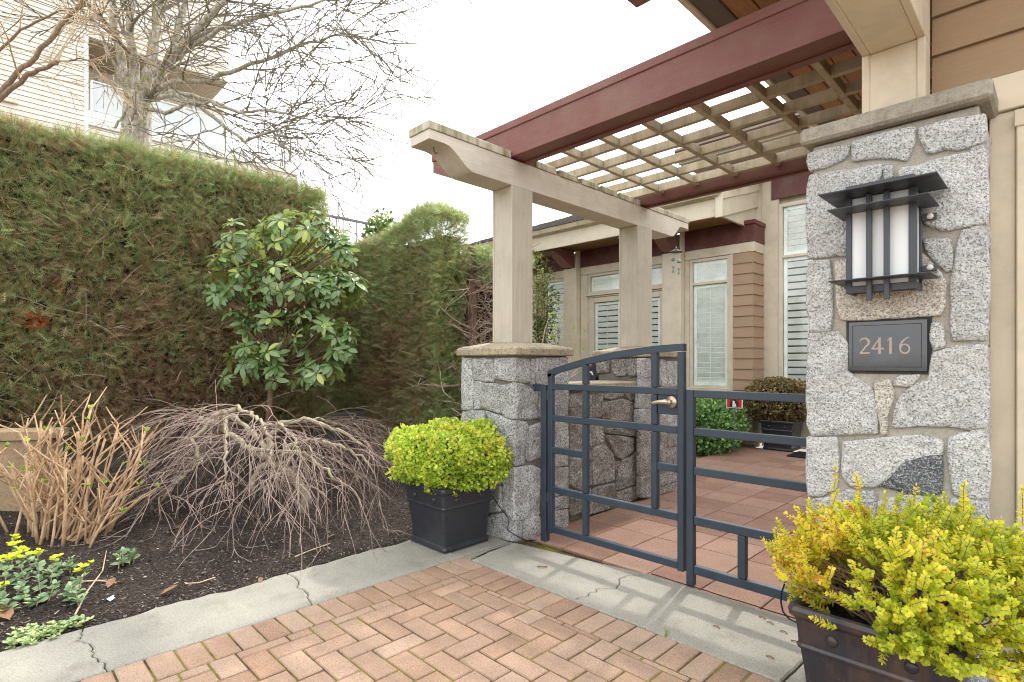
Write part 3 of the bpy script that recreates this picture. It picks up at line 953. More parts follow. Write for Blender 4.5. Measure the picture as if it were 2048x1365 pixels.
for q in [[(735,165),(855,180),(860,330),(735,383)], [(870,192),(1200,217),(1205,280),(1050,255),(880,242)], [(882,262),(1180,300),(1170,430),(1050,518),(972,460),(950,370)],
 [(737,410),(860,352),(958,470),(983,600),(968,738),(742,788)], [(1062,540),(1220,452),(1225,768),(1002,838),(1012,640)], [(747,820),(963,767),(978,870),(958,918),(752,900)],
 [(1002,860),(1225,802),(1238,908),(1140,958),(1002,930)], [(507,152),(640,172),(640,430),(522,420)], [(502,500),(640,522),(640,838),(502,780)], [(507,922),(640,932),(640,1068),(507,1108)],
 [(737,922),(940,942),(900,1038),(737,1088)], [(650,190),(725,180),(725,400),(650,430)], [(650,450),(725,430),(728,780),(655,830)], [(655,850),(728,830),(728,1090),(655,1100)],
 [(990,560),(1045,545),(1000,620),(992,640)]]:
    stone(wall, [(zC(q, lw), FX)], 'granite_brown', .026, .018)
MB().cbox(-3.30, LWX+.045, P1Y1+.012, 4.583, 1.070, 1.118, .008).build('slab_top', M['cap_concrete'], wall)

P2X0, P2X1, P2Y0, P2Y1 = -3.40, -2.81, 4.60, 5.20
pier2 = thing('gate_pier', (-3.1, 4.9, 0), 'grey granite pier behind the gate at the far end of the low wall', 'pier', 'stone piers under the pergola posts')
MB().cbox(P2X0+.01, P2X1-.01, P2Y0+.01, P2Y1, -.1, 1.356, .006).build('mortar_core', M['mortar_grey'], pier2)
qf = lambda px, py: onY(px, py, P2Y0)
qs = lambda px, py: onX(px, py, P2X1)
for q in [[(700,512),(860,507),(860,648),(722,660)], [(905,502),(1060,492),(1065,690),(962,690),(912,640)], [(1072,495),(1200,492),(1200,690),(1112,703),(1078,640)]]:
    stone(pier2, [(zB(q, qf), FY)], 'granite_brown', .018, .012)
for q in [[(1240,492),(1370,482),(1375,700),(1245,720)], [(1245,740),(1375,720),(1375,1090),(1210,1090)], [(1210,1110),(1375,1110),(1380,1290),(1205,1290)], [(1390,490),(1475,490),(1475,800),(1390,830)], [(1390,850),(1475,830),(1475,1290),(1390,1290)],
          [(1487,502),(1550,512),(1550,828),(1487,828)], [(1562,522),(1635,522),(1635,830),(1562,830)], [(1645,522),(1695,522),(1695,800),(1645,830)], [(1487,930),(1540,930),(1540,1150),(1487,1150)], [(1487,1180),(1560,1175),(1560,1310),(1487,1300)], [(1572,1175),(1690,1165),(1690,1320),(1572,1310)], [(1560,860),(1695,860),(1695,1150),(1560,1150)]]:
    stone(pier2, [(zB(q, qs), FX)], 'granite_grey', .016, .010)
for q in [[(1257,217),(1370,230),(1370,690),(1257,690)], [(1257,705),(1370,700),(1370,918),(1257,908)], [(1467,242),(1525,250),(1525,540),(1467,540)], [(1535,262),(1640,262),(1640,378),(1535,390)], [(1535,402),(1640,392),(1640,570),(1535,560)], [(1470,692),(1640,640),(1640,740),(1470,800)], [(1470,815),(1640,755),(1640,840),(1470,885)], [(1380,300),(1455,300),(1455,900),(1380,915)]]:
    stone(pier2, [(zC(q, qs), FX)], 'granite_brown', .016, .010)
pier_cap(pier2, P2X0, P2X1, P2Y0, P2Y1)
# ------------------------------------------------------------------ pergola
BX0, BX1 = -3.222, -3.0
pergola = thing('pergola', (-1.9, 3.9, 0), 'beige and oxblood timber pergola with lattice top over the gate', 'pergola')
def arc(cx, cz, r, a0, a1, n=8):
    return [(cx + r*math.cos(R_(a0+(a1-a0)*k/n)), cz + r*math.sin(R_(a0+(a1-a0)*k/n))) for k in range(n+1)]
def scroll(y0, y1, zb, zt):
    """beam side outline with an ogee at both ends"""
    pts = [(y0, zt), (y0, zb+.135), (y0+.12, zb+.137)]
    for t in range(1, 12):
        s_ = t/11; pts.append((y0+.14+.26*s_, zb + .135 - .135*(3*s_*s_ - 2*s_**3)))
    pts.append((y0+.55, zb))
    pts.append((y1-.40, zb))
    for t in range(0, 12):
        s_ = t/11; pts.append((y1-.36+.20*s_, zb + .135*(3*s_*s_ - 2*s_**3)))
    pts += [(y1-.02, zb+.137), (y1, zb+.12), (y1, zt)]
    return pts
bm_ = MB().prism(scroll(2.187, 5.775, 2.668, 2.866), 'x', BX0, BX1).build('beam', M['beige_beam'], pergola)
LY = [3.215 + .2955*k for k in range(6)]           # lattice bars running along X
LX = [-2.75 + .3575*k for k in range(7)]           # lattice bars running along Y
segs = [(2.178, 2.955)] + [(3.165 if k == 0 else LY[k-1]+.023, LY[k]-.023) for k in range(0, 6)] + [(LY[5]+.023, 4.775), (4.945, 5.40), (5.404, 5.785)]
for a, b in segs:
    if b - a < .03: continue
    MB().cbox(BX0-.008, BX1+.008, a, b, 2.868, 2.924, .004).build('beam_cap', M['beige_weathered'], bm_)
def post(x0, x1, y0, y1, z0, z1):
    o = MB().cbox(x0+.006, x1-.006, y0+.006, y1-.006, z0, z1, .003).build('post', M['beige'], pergola)
    t = .019
    for xa, xb in ((x0, x0+t), (x1-t, x1)):          # side boards whose edges show on the front
        MB().cbox(xa, xb, y0, y1, z0+.002, z1-.001, .002).build('side_board', M['beige'], o)
    return o
post(-3.216, -2.996, 2.965, 3.197, 1.4535, 2.6665)
post(-3.216, -2.996, 4.725, 4.995, 1.4535, 2.6665)
# small screw hook under the near end of the beam
MB().tube([(-3.1, 2.30, 2.803), (-3.1, 2.30, 2.775), (-3.1, 2.315, 2.76), (-3.1, 2.33, 2.772)], .003, 5).build('hook', M['black_rubber'], bm_)
def red_beam(y0, y1, x0, x1, zb, h):
    tz = .118 if h > .2 else .05
    o = MB().prism([(x0, zb+tz), (x0+.30, zb), (x1, zb), (x1, zb+h), (x0, zb+h)], 'y', y0, y1).build('cross_beam', M['red'], pergola)
    MB().cbox(x0-.012, x1, y0-.010, y1+.010, zb+h+.001, zb+h+.058, .004).build('beam_cap', M['red'], o)
    MB().cbox(x0+.5, x1, y1-.055, y1-.012, zb-.016, zb-.001, .003).build('drip_strip', M['red'], o)
    return o
red_beam(2.960, 3.160, -4.0, -.44, 2.884, .214)
red_beam(4.780, 4.940, -3.55, -.44, 2.884, .10)
for x in LX:
    MB().cbox(x-.019, x+.019, 3.165, 4.775, 2.934, 2.998, .003).build('lattice_bar', M['lattice'], pergola)
for y in LY:
    last = -3.21
    for x in LX + [-.44]:
        MB().cbox(last, x-.0195, y-.019, y+.019, 2.932, 3.000, .003).build('lattice_bar', M['lattice'], pergola)
        last = x + .0195
# ---- right-hand post and haunched beam over the pillar
rx0, rx1, ry0 = -.652, -.418, 2.885
pr = MB().cbox(rx0+.008, rx1-.008, ry0+.008, 2.99, 2.393, 2.69, .003).build('post', M['cream_wall'], pergola)
for xa, xb in ((rx0, rx0+.03), (rx1-.03, rx1)):
    MB().cbox(xa, xb, ry0, 3.0, 2.395, 2.69, .003).build('side_board', M['cream_wall'], pr)
MB().cbox(rx0+.031, rx1-.031, 1.75, 3.0, 2.692, 2.95, .002).build('soffit_beam', M['cream_wall'], pergola)
for xa, xb in ((rx0, rx0+.03), (rx1-.03, rx1)):
    MB().cbox(xa, xb, 1.73, 3.0, 2.6905, 2.955, .003).build('beam_side_board', M['cream_wall'], pergola)
# ------------------------------------------------------------------ gate leaf, fixed panel, hinge post
GY0, GY1 = 2.975, 3.015
leaf = thing('garden_gate', (-2.1, 2.995, .06), 'dark blue-grey metal gate leaf with arched top rail and lever handle', 'gate')
gm = M['gate']; cz = .003
def bar(name, x0, x1, z0, z1, parent, d=0.0):
    return MB().cbox(x0, x1, GY0+d, GY1-d, z0, z1, cz).build(name, gm, parent)
bar('stile', -2.642, -2.602, .066, 1.222, leaf)
bar('stile', -1.617, -1.577, .066, 1.362, leaf)
apts = [(-2.642,1.232),(-2.573,1.261),(-2.454,1.291),(-2.288,1.329),(-2.075,1.367),(-1.87,1.392),(-1.756,1.402),(-1.617,1.409),(-1.577,1.409)]
low = [(x, z-.043) for x, z in apts]
mb = MB()
n = len(apts)
vs = [(x, GY0, z) for x, z in low] + [(x, GY0, z) for x, z in apts] + [(x, GY1, z) for x, z in low] + [(x, GY1, z) for x, z in apts]
fs = []
for i in range(n-1):
    fs += [(i, i+1, n+i+1, n+i), (2*n+i, 3*n+i, 3*n+i+1, 2*n+i+1), (i, 2*n+i, 2*n+i+1, i+1), (n+i, n+i+1, 3*n+i+1, 3*n+i)]
fs += [(0, n, 3*n, 2*n), (n-1, 3*n-1, 4*n-1, 2*n-1)]
mb.add(vs, fs).build('arched_top_rail', gm, leaf)
e_ = .0015
bar('rail', -2.600, -1.619, 1.104, 1.146, leaf, e_)
bar('rail', -2.600, -1.619, .876, .919, leaf, e_)
bar('rail', -2.600, -2.328, .645, .689, leaf, e_)
bar('rail', -1.752, -1.619, .645, .689, leaf, e_)
bar('rail', -2.600, -1.619, .360, .404, leaf, e_)
bar('rail', -2.600, -1.619, .074, .118, leaf, e_)
for z0, z1 in ((.120,.358),(.406,.643),(.643,.874),(.921,1.102),(1.148,1.283)):
    bar('mullion', -2.326, -2.288, z0, z1, leaf)
for z0, z1 in ((.406,.874),(.921,1.102),(1.148,1.358)):
    bar('mullion', -1.794, -1.754, z0, z1, leaf)
MB().cbox(-1.752, -1.6175, GY0+.012, GY1-.012, .985, 1.102, .002).build('lock_plate', gm, leaf)
hd = thing_h = MB().lathe((-1.651, GY0+.010, 1.063), [(.001, 0), (.034, .0), (.036, .012), (.034, .020), (.018, .024), (.014, .045), (.014, .055), (.001, .056)], 24, (0,-1,0)).build('handle_rose', M['brass'], leaf, smooth=True)
MB().tube([(-1.651, GY0-.040, 1.063), (-1.672, GY0-.044, 1.066), (-1.71, GY0-.046, 1.063), (-1.75, GY0-.046, 1.055), (-1.775, GY0-.044, 1.049)], [.015,.015,.012,.009,.005], 10).build('lever', M['brass'], hd, smooth=True)
for z in (1.06, .32):
    MB().tube([(-2.648, GY0+.008, z-.035), (-2.648, GY0+.008, z+.035)], .0065, 10).build('hinge', M['lamp_metal'], leaf)
hp = thing('hinge_post', (-2.68, 3.0, 0), 'slim dark metal hinge post bolted to the granite pier', 'post')
MB().cbox(-2.706, -2.657, GY0-.004, GY1+.004, -.01, 1.138, .003).build('upright', gm, hp)
br = MB().cbox(-2.785, -2.7065, GY0+.002, GY0+.010, 1.085, 1.136, .002).build('bracket', gm, hp)
MB().disc((-2.768, GY0+.001, 1.112), (0,-1,0), .008, .006, 8).build('bolt', M['lamp_metal'], br)
fx = thing('fixed_gate_panel', (-1.2, 2.995, 0), 'fixed dark blue-grey metal railing panel between gate leaf and pillar', 'railing')
bar('upright', -1.560, -1.516, .0, 1.140, fx)
for z0, z1 in ((1.096,1.139),(.876,.919),(.648,.692),(.358,.406),(.072,.121)):
    bar('rail', -1.514, -.86, z0, z1, fx, e_)
bar('stub', -1.259, -1.216, .123, .356, fx)
# ------------------------------------------------------------------ wall lantern, number plaque, cables
LF = PLY0 - .022                                  # rough face of the stones
lm = M['lamp_metal']
lx0, lx1, lz0, lz1 = -.660, -.414, 1.592, 2.0
lamp = thing('wall_lantern', (-.537, LF, 1.55), 'charcoal metal box lantern with frosted panes on the granite pillar', 'lantern')
ly1, ly0 = LF - .002, 2.660
def lb(name, x0, x1, y0, y1, z0, z1, m_=lm, p=lamp, c=.002):
    return MB().cbox(x0, x1, y0, y1, z0, z1, c).build(name, m_, p)
lb('back_plate', lx0+.01, lx1-.01, ly1-.006, LF+.03, lz0+.01, lz1-.01)
lb('diffuser', lx0+.012, lx1-.010, ly0+.010, ly1-.008, lz0+.03, lz1-.005, M['frost'])
for x0, x1 in ((lx0, lx0+.022), (lx1-.026, lx1)):
    lb('corner_bar', x0, x1, ly0, ly0+.022, lz0+.012, lz1)
lb('rear_bar', lx1-.010, lx1, ly1-.014, ly1-.001, lz0+.012, lz1)
lb('rear_bar', lx0, lx0+.010, ly1-.014, ly1-.001, lz0+.012, lz1)
lb('bottom_rail', lx0, lx1, ly0-.001, ly0+.012, lz0, lz0+.030)
lb('bottom_rail', lx1-.012, lx1+.001, ly0+.013, ly1-.002, lz0, lz0+.030)
lb('bottom_rail', lx0-.001, lx0+.012, ly0+.013, ly1-.002, lz0, lz0+.030)
for x in (-.571, -.510):
    lb('front_bar', x-.0095, x+.0095, ly0-.024, ly0-.003, 1.556, 1.996)
def fin(z, x0, x1, y0, th):
    mb = MB().cbox(x0, x1, y0, ly1, z, z+th, .0015)
    return mb.build('fin', lm, lamp)
fin(1.997, -.729, -.331, 2.525, .006)
fin(1.932, -.702, -.358, 2.548, .005)
fin(1.640, -.708, -.358, 2.585, .005)
lb('top_box', lx0+.002, lx1-.004, ly0-.012, ly1-.01, 2.004, 2.046)
for z in (1.891, 1.683):
    t_ = lb('mounting_tab', lx1+.001, lx1+.050, LF-.022, LF-.006, z-.013, z+.013)
    MB().lathe((lx1+.028, LF-.022, z+.002), [(.012, 0), (.011, .005), (.006, .008), (.001, .009)], 14, (0,-1,0)).build('screw', M['screw'], t_, smooth=True)

pq = thing('house_number_plaque', (-.52, PLY0-.012, 1.26), 'polished black granite plaque with the number 2416 set in the pillar', 'plaque')
qx0, qx1, qz0, qz1 = -.684, -.400, 1.262, 1.479
MB().cbox(qx0, qx1, PLY0-.016, PLY0+.02, qz0, qz1, .002).build('plate', M['plaque'], pq)
MB().box(qx0-.012, qx1+.014, PLY0-.0015, PLY0+.01, qz0-.012, qz1+.010).build('recess', M['black_print'], pq)
yq = PLY0 - .0168
for (a, b, c_, d_) in ((qx0+.016, qx1-.018, qz1-.019, qz1-.0165), (qx0+.016, qx1-.018, qz0+.0165, qz0+.019), (qx0+.016, qx0+.0185, qz0+.019, qz1-.019), (qx1-.0205, qx1-.018, qz0+.019, qz1-.019)):
    MB().box(a, b, yq, yq+.002, c_, d_).build('groove', M['plaque_line'], pq)
# numerals with thick and thin strokes, drawn as ribbons
def ribbon(path, wid, y, th=.0012):
    mb = MB(); n = len(path)
    L_, Rr = [], []
    for i in range(n):
        a = Vector(path[max(i-1, 0)]); b = Vector(path[min(i+1, n-1)]); t = (b-a).normalized(); nn = Vector((-t.y, t.x))
        w = wid[i] if hasattr(wid, '__len__') else wid
        p = Vector(path[i]); L_.append(p + nn*w/2); Rr.append(p - nn*w/2)
    vs = [(p.x, y, p.y) for p in L_] + [(p.x, y, p.y) for p in Rr]
    vs += [(p.x, y+th, p.y) for p in L_] + [(p.x, y+th, p.y) for p in Rr]
    fs = []
    for i in range(n-1):
        fs += [(i, i+1, n+i+1, n+i), (2*n+i, 3*n+i, 3*n+i+1, 2*n+i+1), (i, 2*n+i, 2*n+i+1, i+1), (n+i, n+i+1, 3*n+i+1, 3*n+i)]
    return mb.add(vs, fs)
def circ(cx, cz, rx, rz, a0, a1, n=16):
    return [(cx + rx*math.cos(R_(a0+(a1-a0)*k/n)), cz + rz*math.sin(R_(a0+(a1-a0)*k/n))) for k in range(n+1)]
hN = .062; zb = 1.336; wN = .0088
def numeral(parts, dx, name='numeral'):
    mb = MB()
    for k, (path, wid) in enumerate(parts):
        r_ = ribbon([(dx + x*1.13, zb + z*1.13) for x, z in path], wid, yq - .0004*k)
        mb.add(r_.v, r_.f)
    return mb.build(name, M['digit'], pq)
two = [(circ(.0165, .0455, .0150, .0160, 165, -30, 14) + [(.022,.030),(.012,.015),(.003,.0045)], [.004,.005,.006,.006,.006,.006,.007,.008,.009,.009,.009,.009,.009,.008,.008,.007,.006,.005]), ([(.001,.004),(.036,.004)], [.008,.006])]
four = [([(.027,.060),(.003,.0205)], [.005,.006]), ([(.001,.0205),(.041,.0205)], .007), ([(.027,.063),(.027,.0)], .0095)]
one = [([(.003,.050),(.013,.060)], [.003,.005]), ([(.0135,.063),(.0135,.0)], .0095)]
six = [([(.034,.062),(.024,.058),(.012,.046),(.0065,.032),(.006,.020)], [.004,.005,.007,.008,.0085]), (circ(.0200,.0185,.0140,.0165, 160, 520, 26), [.006]*27)]
numeral(two, -.641); numeral(four, -.596); numeral(one, -.541); numeral(six, -.498)

# thin black cables on the ground
c1 = thing('cable', (-2.95, 2.7, 0), 'thin black cable trailing down the front of the hinge-side pier', 'cable')
MB().tube([onY(978, 985, 2.765), onY(990, 1000, 2.765), onY(1003, 1020, 2.765), onY(1018, 1038, 2.765), (-2.83, 2.755, .09), (-2.765, 2.80, .045), (-2.735, 2.86, .012), (-2.71, 2.93, .006)], .0035, 6).build('strand', M['black_rubber'], c1)
c2 = thing('cable', (-.75, 2.6, 0), 'black cable looping past the end of the railing panel behind the big planter', 'cable')
pts = [(-.70, 2.60, .02)]
lp = [(1580,1152),(1570,1166),(1563,1186),(1562,1206),(1566,1224),(1578,1238),(1594,1246)]
MB().tube([onY(*p, 2.50) for p in lp] + [(-.72, 2.50, .02)], .0038, 6).build('strand', M['black_rubber'], c2)
pts = [(-1.78 + .07*k, 2.962 + .003*math.sin(k*1.7), .006) for k in range(14)]
c3 = thing('cable', (-1.3, 2.96, 0), 'thin black cable lying along the joint under the railing panel', 'cable')
MB().tube(pts, .0035, 5).build('strand', M['black_rubber'], c3)
# ------------------------------------------------------------------ house across the courtyard
YF, YB = 8.70, 9.10
house = thing('house', (-5.2, 9.5, 0), 'beige bungalow with brown lap siding, oxblood frieze and white shutters', 'house')
bt, rd, sd = M['beige_trim'], M['red_dark'], M['siding']
def hb(name, x0, x1, y0, y1, z0, z1, m_, p=None, c=.004):
    return MB().cbox(x0, x1, y0, y1, z0, z1, c).build(name, m_, p or house)
# wall pieces round the openings (front plane YF)
hb('wall', -9.2, -7.985, YF+.03, YF+.25, -.05, 3.54, bt)
hb('wall', -7.98, -3.445, YF+.12, YF+.30, -.05, .80, bt)
hb('wall', -7.98, -3.445, YF+.12, YF+.30, 3.00, 3.54, bt)
hb('wall', -7.98, -3.445, YF+.34, YF+.40, .79, 3.01, M['dark_room'])
hb('wall', -3.46, 1.5, YB+.10, YB+.30, -.05, .60, bt)
hb('wall', -3.46, 1.5, YB+.10, YB+.30, 3.80, 4.9, bt)
hb('wall', -3.46, 1.5, YB+.34, YB+.40, .59, 3.82, M['dark_room'])
hb('wall', -3.452, -3.195, YB, YB+.20, -.05, 4.60, bt)
hb('wall', -2.35, 1.5, YB, YB+.20, -.05, 4.60, bt)
# frieze and head band
hb('frieze', -9.2, -7.175, YF-.02, YF+.115, 3.192, 3.52, rd)
for a, b in ((-6.83, -4.945), (-4.575, -3.405)):
    hb('frieze', a, b, YF-.02, YF+.115, 3.192, 3.52, rd)
hb('frieze_cap', -3.56, -3.385, YF-.045, YB-.01, 3.465, 3.528, rd)
hb('frieze', -3.55, -3.404, YF+.116, YB-.005, 3.192, 3.463, rd)
hb('frieze', -3.30, 1.5, YB-.02, YB-.002, 3.885, 4.25, rd)
for a, b in ((-8.0, -7.175), (-6.83, -4.945), (-4.575, -3.412)):
    hb('head_band', a, b, YF-.012, YF+.115, 3.040, 3.190, bt)
hb('head_band', -3.55, -3.413, YF+.116, YB-.005, 3.040, 3.190, bt)
# pilasters
for x0, x1 in ((-7.165, -6.84), (-4.935, -4.585)):
    hb('pilaster', x0, x1, YF-.14, YF+.11, -.02, 3.18, bt)
    hb('pilaster', x1-.02, x1+.005, YF-.145, YF+.11, 3.181, 3.524, bt)
# brown lap siding: right-hand corner, with its return, and a strip at the far left
def lap(x0, x1, yf, z0, z1, n, p, face='y', y1=None, m_=None):
    h = (z1 - z0)/n
    for k in range(n):
        a = z0 + k*h; b = a + h - .002
        if face == 'y':
            mb = MB().add([(x0, yf-.026, a), (x1, yf-.026, a), (x1, yf-.008, b), (x0, yf-.008, b), (x0, yf+.01, a), (x1, yf+.01, a), (x1, yf+.01, b), (x0, yf+.01, b)],
                          [(0,1,2,3),(7,6,5,4),(0,4,5,1),(3,2,6,7),(0,3,7,4),(1,5,6,2)])
        else:
            mb = MB().add([(x0+.026, yf, a), (x0+.026, y1, a), (x0+.008, y1, b), (x0+.008, yf, b), (x0-.01, yf, a), (x0-.01, y1, a), (x0-.01, y1, b), (x0-.01, yf, b)],
                          [(0,1,2,3),(7,6,5,4),(0,4,5,1),(3,2,6,7),(0,3,7,4),(1,5,6,2)])
        mb.build('siding_board', m_ or sd, p)
hb('wall', -3.745, -3.44, YF, YB-.003, .0, 3.035, bt)
lap(-3.742, -3.432, YF-.003, .86, 3.036, 13, house)
lap(-3.438, None, YF-.02, .86, 3.036, 13, house, 'x', YB-.01)
lap(-3.742, -3.432, YF-.003, .02, .85, 5, house)
lap(-8.05, -7.80, YF-.003, .4, 3.03, 14, house)
# windows with plantation shutters
def shutter(x0, x1, yf, z0, z1, n, p, tilt=25):
    fw = min(.055, (x1-x0)*.14)
    s_ = MB()
    for a, b, c_, d_ in ((x0, x0+fw, z0, z1), (x1-fw, x1, z0, z1), (x0+fw, x1-fw, z0, z0+.05), (x0+fw, x1-fw, z1-.05, z1)):
        s_.cbox(a+.0005, b-.0005, yf+.045, yf+.075, c_, d_, .003)
    s_.build('shutter_frame', M['shutter'], p)
    h = (z1-z0-.10)/n
    ca, sa = math.cos(R_(tilt)), math.sin(R_(tilt))
    lw_ = .0435
    for k in range(n):
        zc = z0+.05 + h*(k+.5)
        MB().obox(((x0+x1)/2, yf+.066, zc), ((x1-x0)/2-fw-.002, 0, 0), (0, -sa*lw_, ca*lw_), (0, ca*.005, sa*.005)).build('louver', M['shutter'], p)
    MB().cbox((x0+x1)/2-.006, (x0+x1)/2+.006, yf+.034, yf+.038, z0+.09, z1-.09, .002).build('tilt_rod', M['shutter'], p)
def window(name, x0, x1, z0, z1, yf, mull, nl, label=None, fw=.05):
    """frame in front, pane, shutters behind; mull = heights of transom bars, nl = louvers per light"""
    fr = MB()
    for a, b, c_, d_ in ((x0, x0+fw, z0, z1), (x1-fw, x1, z0, z1), (x0+fw, x1-fw, z0, z0+fw), (x0+fw, x1-fw, z1-fw, z1)):
        fr.cbox(a, b, yf-.004, yf+.055, c_, d_, .005)
    o = fr.build(name, bt, house)
    zs = [z0+fw] + [m for m in mull for m in (m-.022, m+.022)] + [z1-fw]
    for m in mull:
        hb('transom', x0+fw+.001, x1-fw-.001, yf-.002, yf+.05, m-.022, m+.022, bt, o)
    for i, n_ in enumerate(nl):
        a, b = zs[2*i], zs[2*i+1]
        MB().cbox(x0+fw+.002, x1-fw-.002, yf+.012, yf+.015, a+.001, b-.001, .0005).build('pane', M['pane'], o)
        if n_: shutter(x0+fw+.004, x1-fw-.004, yf, a+.003, b-.003, n_, o)
    hb('sill', x0-.03, x1+.03, yf-.045, yf+.04, z0-.035, z0-.002, bt, o)
    return o
window('window', -7.80, -7.17, .86, 3.035, YF+.01, [2.56], [17, 3])
window('window', -4.50, -3.80, .86, 3.035, YF+.01, [2.62], [19, 3])
hb('casing', -3.80, -3.746, YF-.006, YF+.10, .80, 3.036, bt)
hb('casing', -4.58, -4.502, YF-.006, YF+.10, .80, 3.036, bt)
window('window', -3.195, -2.35, .55, 3.80, YB-.005, [2.96], [20, 7], fw=.06)
# glazed double doors with a transom light
dr = window('door_transom', -6.66, -4.94, 2.64, 3.035, YF+.01, [], [3])
hb('door_frame', -6.83, -6.665, YF-.004, YF+.10, .0, 3.036, bt)
hb('door_head', -6.66, -4.945, YF-.002, YF+.07, 2.575, 2.600, bt)
for x0, x1 in ((-6.66, -5.80), (-5.79, -4.945)):
    d_ = MB()
    for a, b, c_, e2 in ((x0, x0+.13, .02, 2.57), (x1-.13, x1, .02, 2.57), (x0+.131, x1-.131, .02, .30), (x0+.131, x1-.131, 2.47, 2.57)):
        d_.cbox(a, b, YF+.02, YF+.07, c_, e2, .004)
    d_ = d_.build('door', bt, house)
    MB().cbox(x0+.132, x1-.132, YF+.042, YF+.046, .302, 2.468, .0005).build('pane', M['pane'], d_)
    shutter(x0+.136, x1-.136, YF+.02, .31, 2.46, 19, d_)
# eave: fascia, gutter, soffit boards, corbels, downlight
YE = 7.78
hb('fascia', -9.3, -3.56, YE, YE+.03, 3.44, 3.775, bt)
gt = MB().prism([(YE-.005, 3.70), (YE-.10, 3.73), (YE-.12, 3.80), (YE-.11, 3.815), (YE+.005, 3.815)], 'x', -9.3, -3.55).build('gutter', M['gutter'], house)
for k in range(9):
    y0 = YE+.032 + k*.105
    hb('soffit_board', -9.3, -3.56, y0, y0+.102, 3.528+.0008*k, 3.545, M['eave_wood'])
def corbel(xc):
    w = .11
    prof = [(YF-.141, 3.19), (YF-.141, 3.51), (YF-.80, 3.51), (YF-.80, 3.43)]
    for t in range(0, 11):
        s_ = t/10
        prof.append((YF-.72+.52*s_, 3.425 - .225*(3*s_*s_-2*s_**3)))
    return MB().prism(prof, 'x', xc-w, xc+w).build('corbel', M['red'], house)
corbel(-7.0); corbel(-4.76)
dl = MB().lathe((-5.55, 8.28, 3.524), [(.001, .0), (.065, .0), (.10, -.004), (.10, .002)], 28, (0,0,1)).build('downlight', M['white_trim'], house, smooth=True)
MB().lathe((-5.55, 8.28, 3.523), [(.001, -.0035), (.066, -.0035), (.067, .0)], 24).build('downlight_well', M['dark_room'], dl)
# gable end on the right: stepped barge boards rising to the ridge, plumb-cut end
PIT = .30
def barge(x0, x1, zoff0, zoff1, y0, y1, m_, nm='barge_board'):
    return MB().prism([(y0, 3.44+zoff0), (y1, 3.44+zoff0+PIT*(y1-y0)), (y1, 3.44+zoff1+PIT*(y1-y0)), (y0, 3.44+zoff1)], 'x', x0, x1).build(nm, m_, house)
barge(-3.556, -3.515, -.02, .235, YE-.02, YB+.015, bt)
barge(-3.556, -3.495, .236, .44, YE-.02, YB+.015, bt)
hb('barge_end', -3.60, -3.492, YE-.045, YE-.021, 3.41, 3.90, bt)
hb('wall', -4.3, -3.453, YB+.02, YB+.2, 3.56, 4.62, bt)
MB().prism([(YE+.035, 3.455), (YB+.015, 3.455), (YB+.015, 3.44+.42+PIT*(YB-YE)), (YE+.035, 3.84)], 'x', -3.60, -3.557).build('gable_infill', bt, house)
# tiled roof
rf = MB().add([(-9.4, YE-.10, 3.80), (-3.50, YE-.10, 3.80), (-3.50, 12.2, 3.80+.36*4.5), (-9.4, 12.2, 3.80+.36*4.5), (-9.4, YE-.10, 3.76), (-3.50, YE-.10, 3.76), (-3.50, 12.2, 3.76+.36*4.5), (-9.4, 12.2, 3.76+.36*4.5)],
        [(0,1,2,3),(7,6,5,4),(0,4,5,1),(1,5,6,2),(2,6,7,3),(3,7,4,0)]).build('roof', M['roof_tile'], house)
tl = MB()
for r_ in range(14):
    for c_ in range(18):
        x0 = -9.4 + .325*c_ + (.16 if r_ % 2 else 0); y0 = YE-.13 + .32*r_
        z0 = 3.815 + .36*(y0-YE+.10) + rnd.uniform(0, .012)
        tl.obox((x0+.16, y0+.17, z0+.065), (.155, 0, 0), (0, .182, .040), (0, -.006, .022))
tag(tl.build('roof_tile_courses', M['roof_tile'], rf), kind='stuff')
# eave of the higher rear wing, seen through the lattice
hb('rear_fascia', -4.6, 1.5, 8.38, 8.41, 4.62, 4.86, bt)
hb('rear_fascia_band', -4.6, 1.5, 8.365, 8.379, 4.70, 4.73, rd)
hb('rear_fascia_band', -4.6, 1.5, 8.365, 8.379, 4.79, 4.82, rd)
hb('rear_soffit', -4.55, 1.5, 8.412, YB+.09, 4.60, 4.64, bt)
MB().prism([(8.30, 4.87), (8.30, 4.90), (11.8, 6.1), (11.8, 6.05)], 'x', -4.7, 1.5).build('rear_roof', M['roof_tile'], house)
# ------------------------------------------------------------------ entrance wing right of the pillar, and its plank-lined roof
GYW = 3.05
wing = thing('entrance_wing', (.6, 3.6, 0), 'tan lap-sided house wall with cream trim beside the granite pillar', 'building')
cw = M['cream_wall']
hb('wall', -.41, 1.3, GYW+.02, 5.2, -.1, 3.36, M['tan_siding'], wing)
z0 = 2.482
for k in range(5):
    a = z0 + k*.172; b = a + .170
    MB().add([(-.415, GYW-.028, a), (1.3, GYW-.028, a), (1.3, GYW-.010, b), (-.415, GYW-.010, b), (-.415, GYW+.019, a), (1.3, GYW+.019, a), (1.3, GYW+.019, b), (-.415, GYW+.019, b)],
             [(0,1,2,3),(7,6,5,4),(0,4,5,1),(3,2,6,7),(0,3,7,4),(1,5,6,2)]).build('siding_board', M['tan_siding'], wing)
hb('head_board', -.415, 1.3, GYW-.034, GYW+.018, 2.335, 2.480, cw, wing)
hb('corner_trim', -.225, -.142, GYW-.014, GYW+.017, -.05, 2.333, cw, wing)
hb('door_jamb', -.140, -.02, GYW-.036, GYW+.017, -.05, 2.300, cw, wing)
hb('door_panel', -.018, 1.3, GYW-.01, GYW+.017, -.05, 2.333, cw, wing)
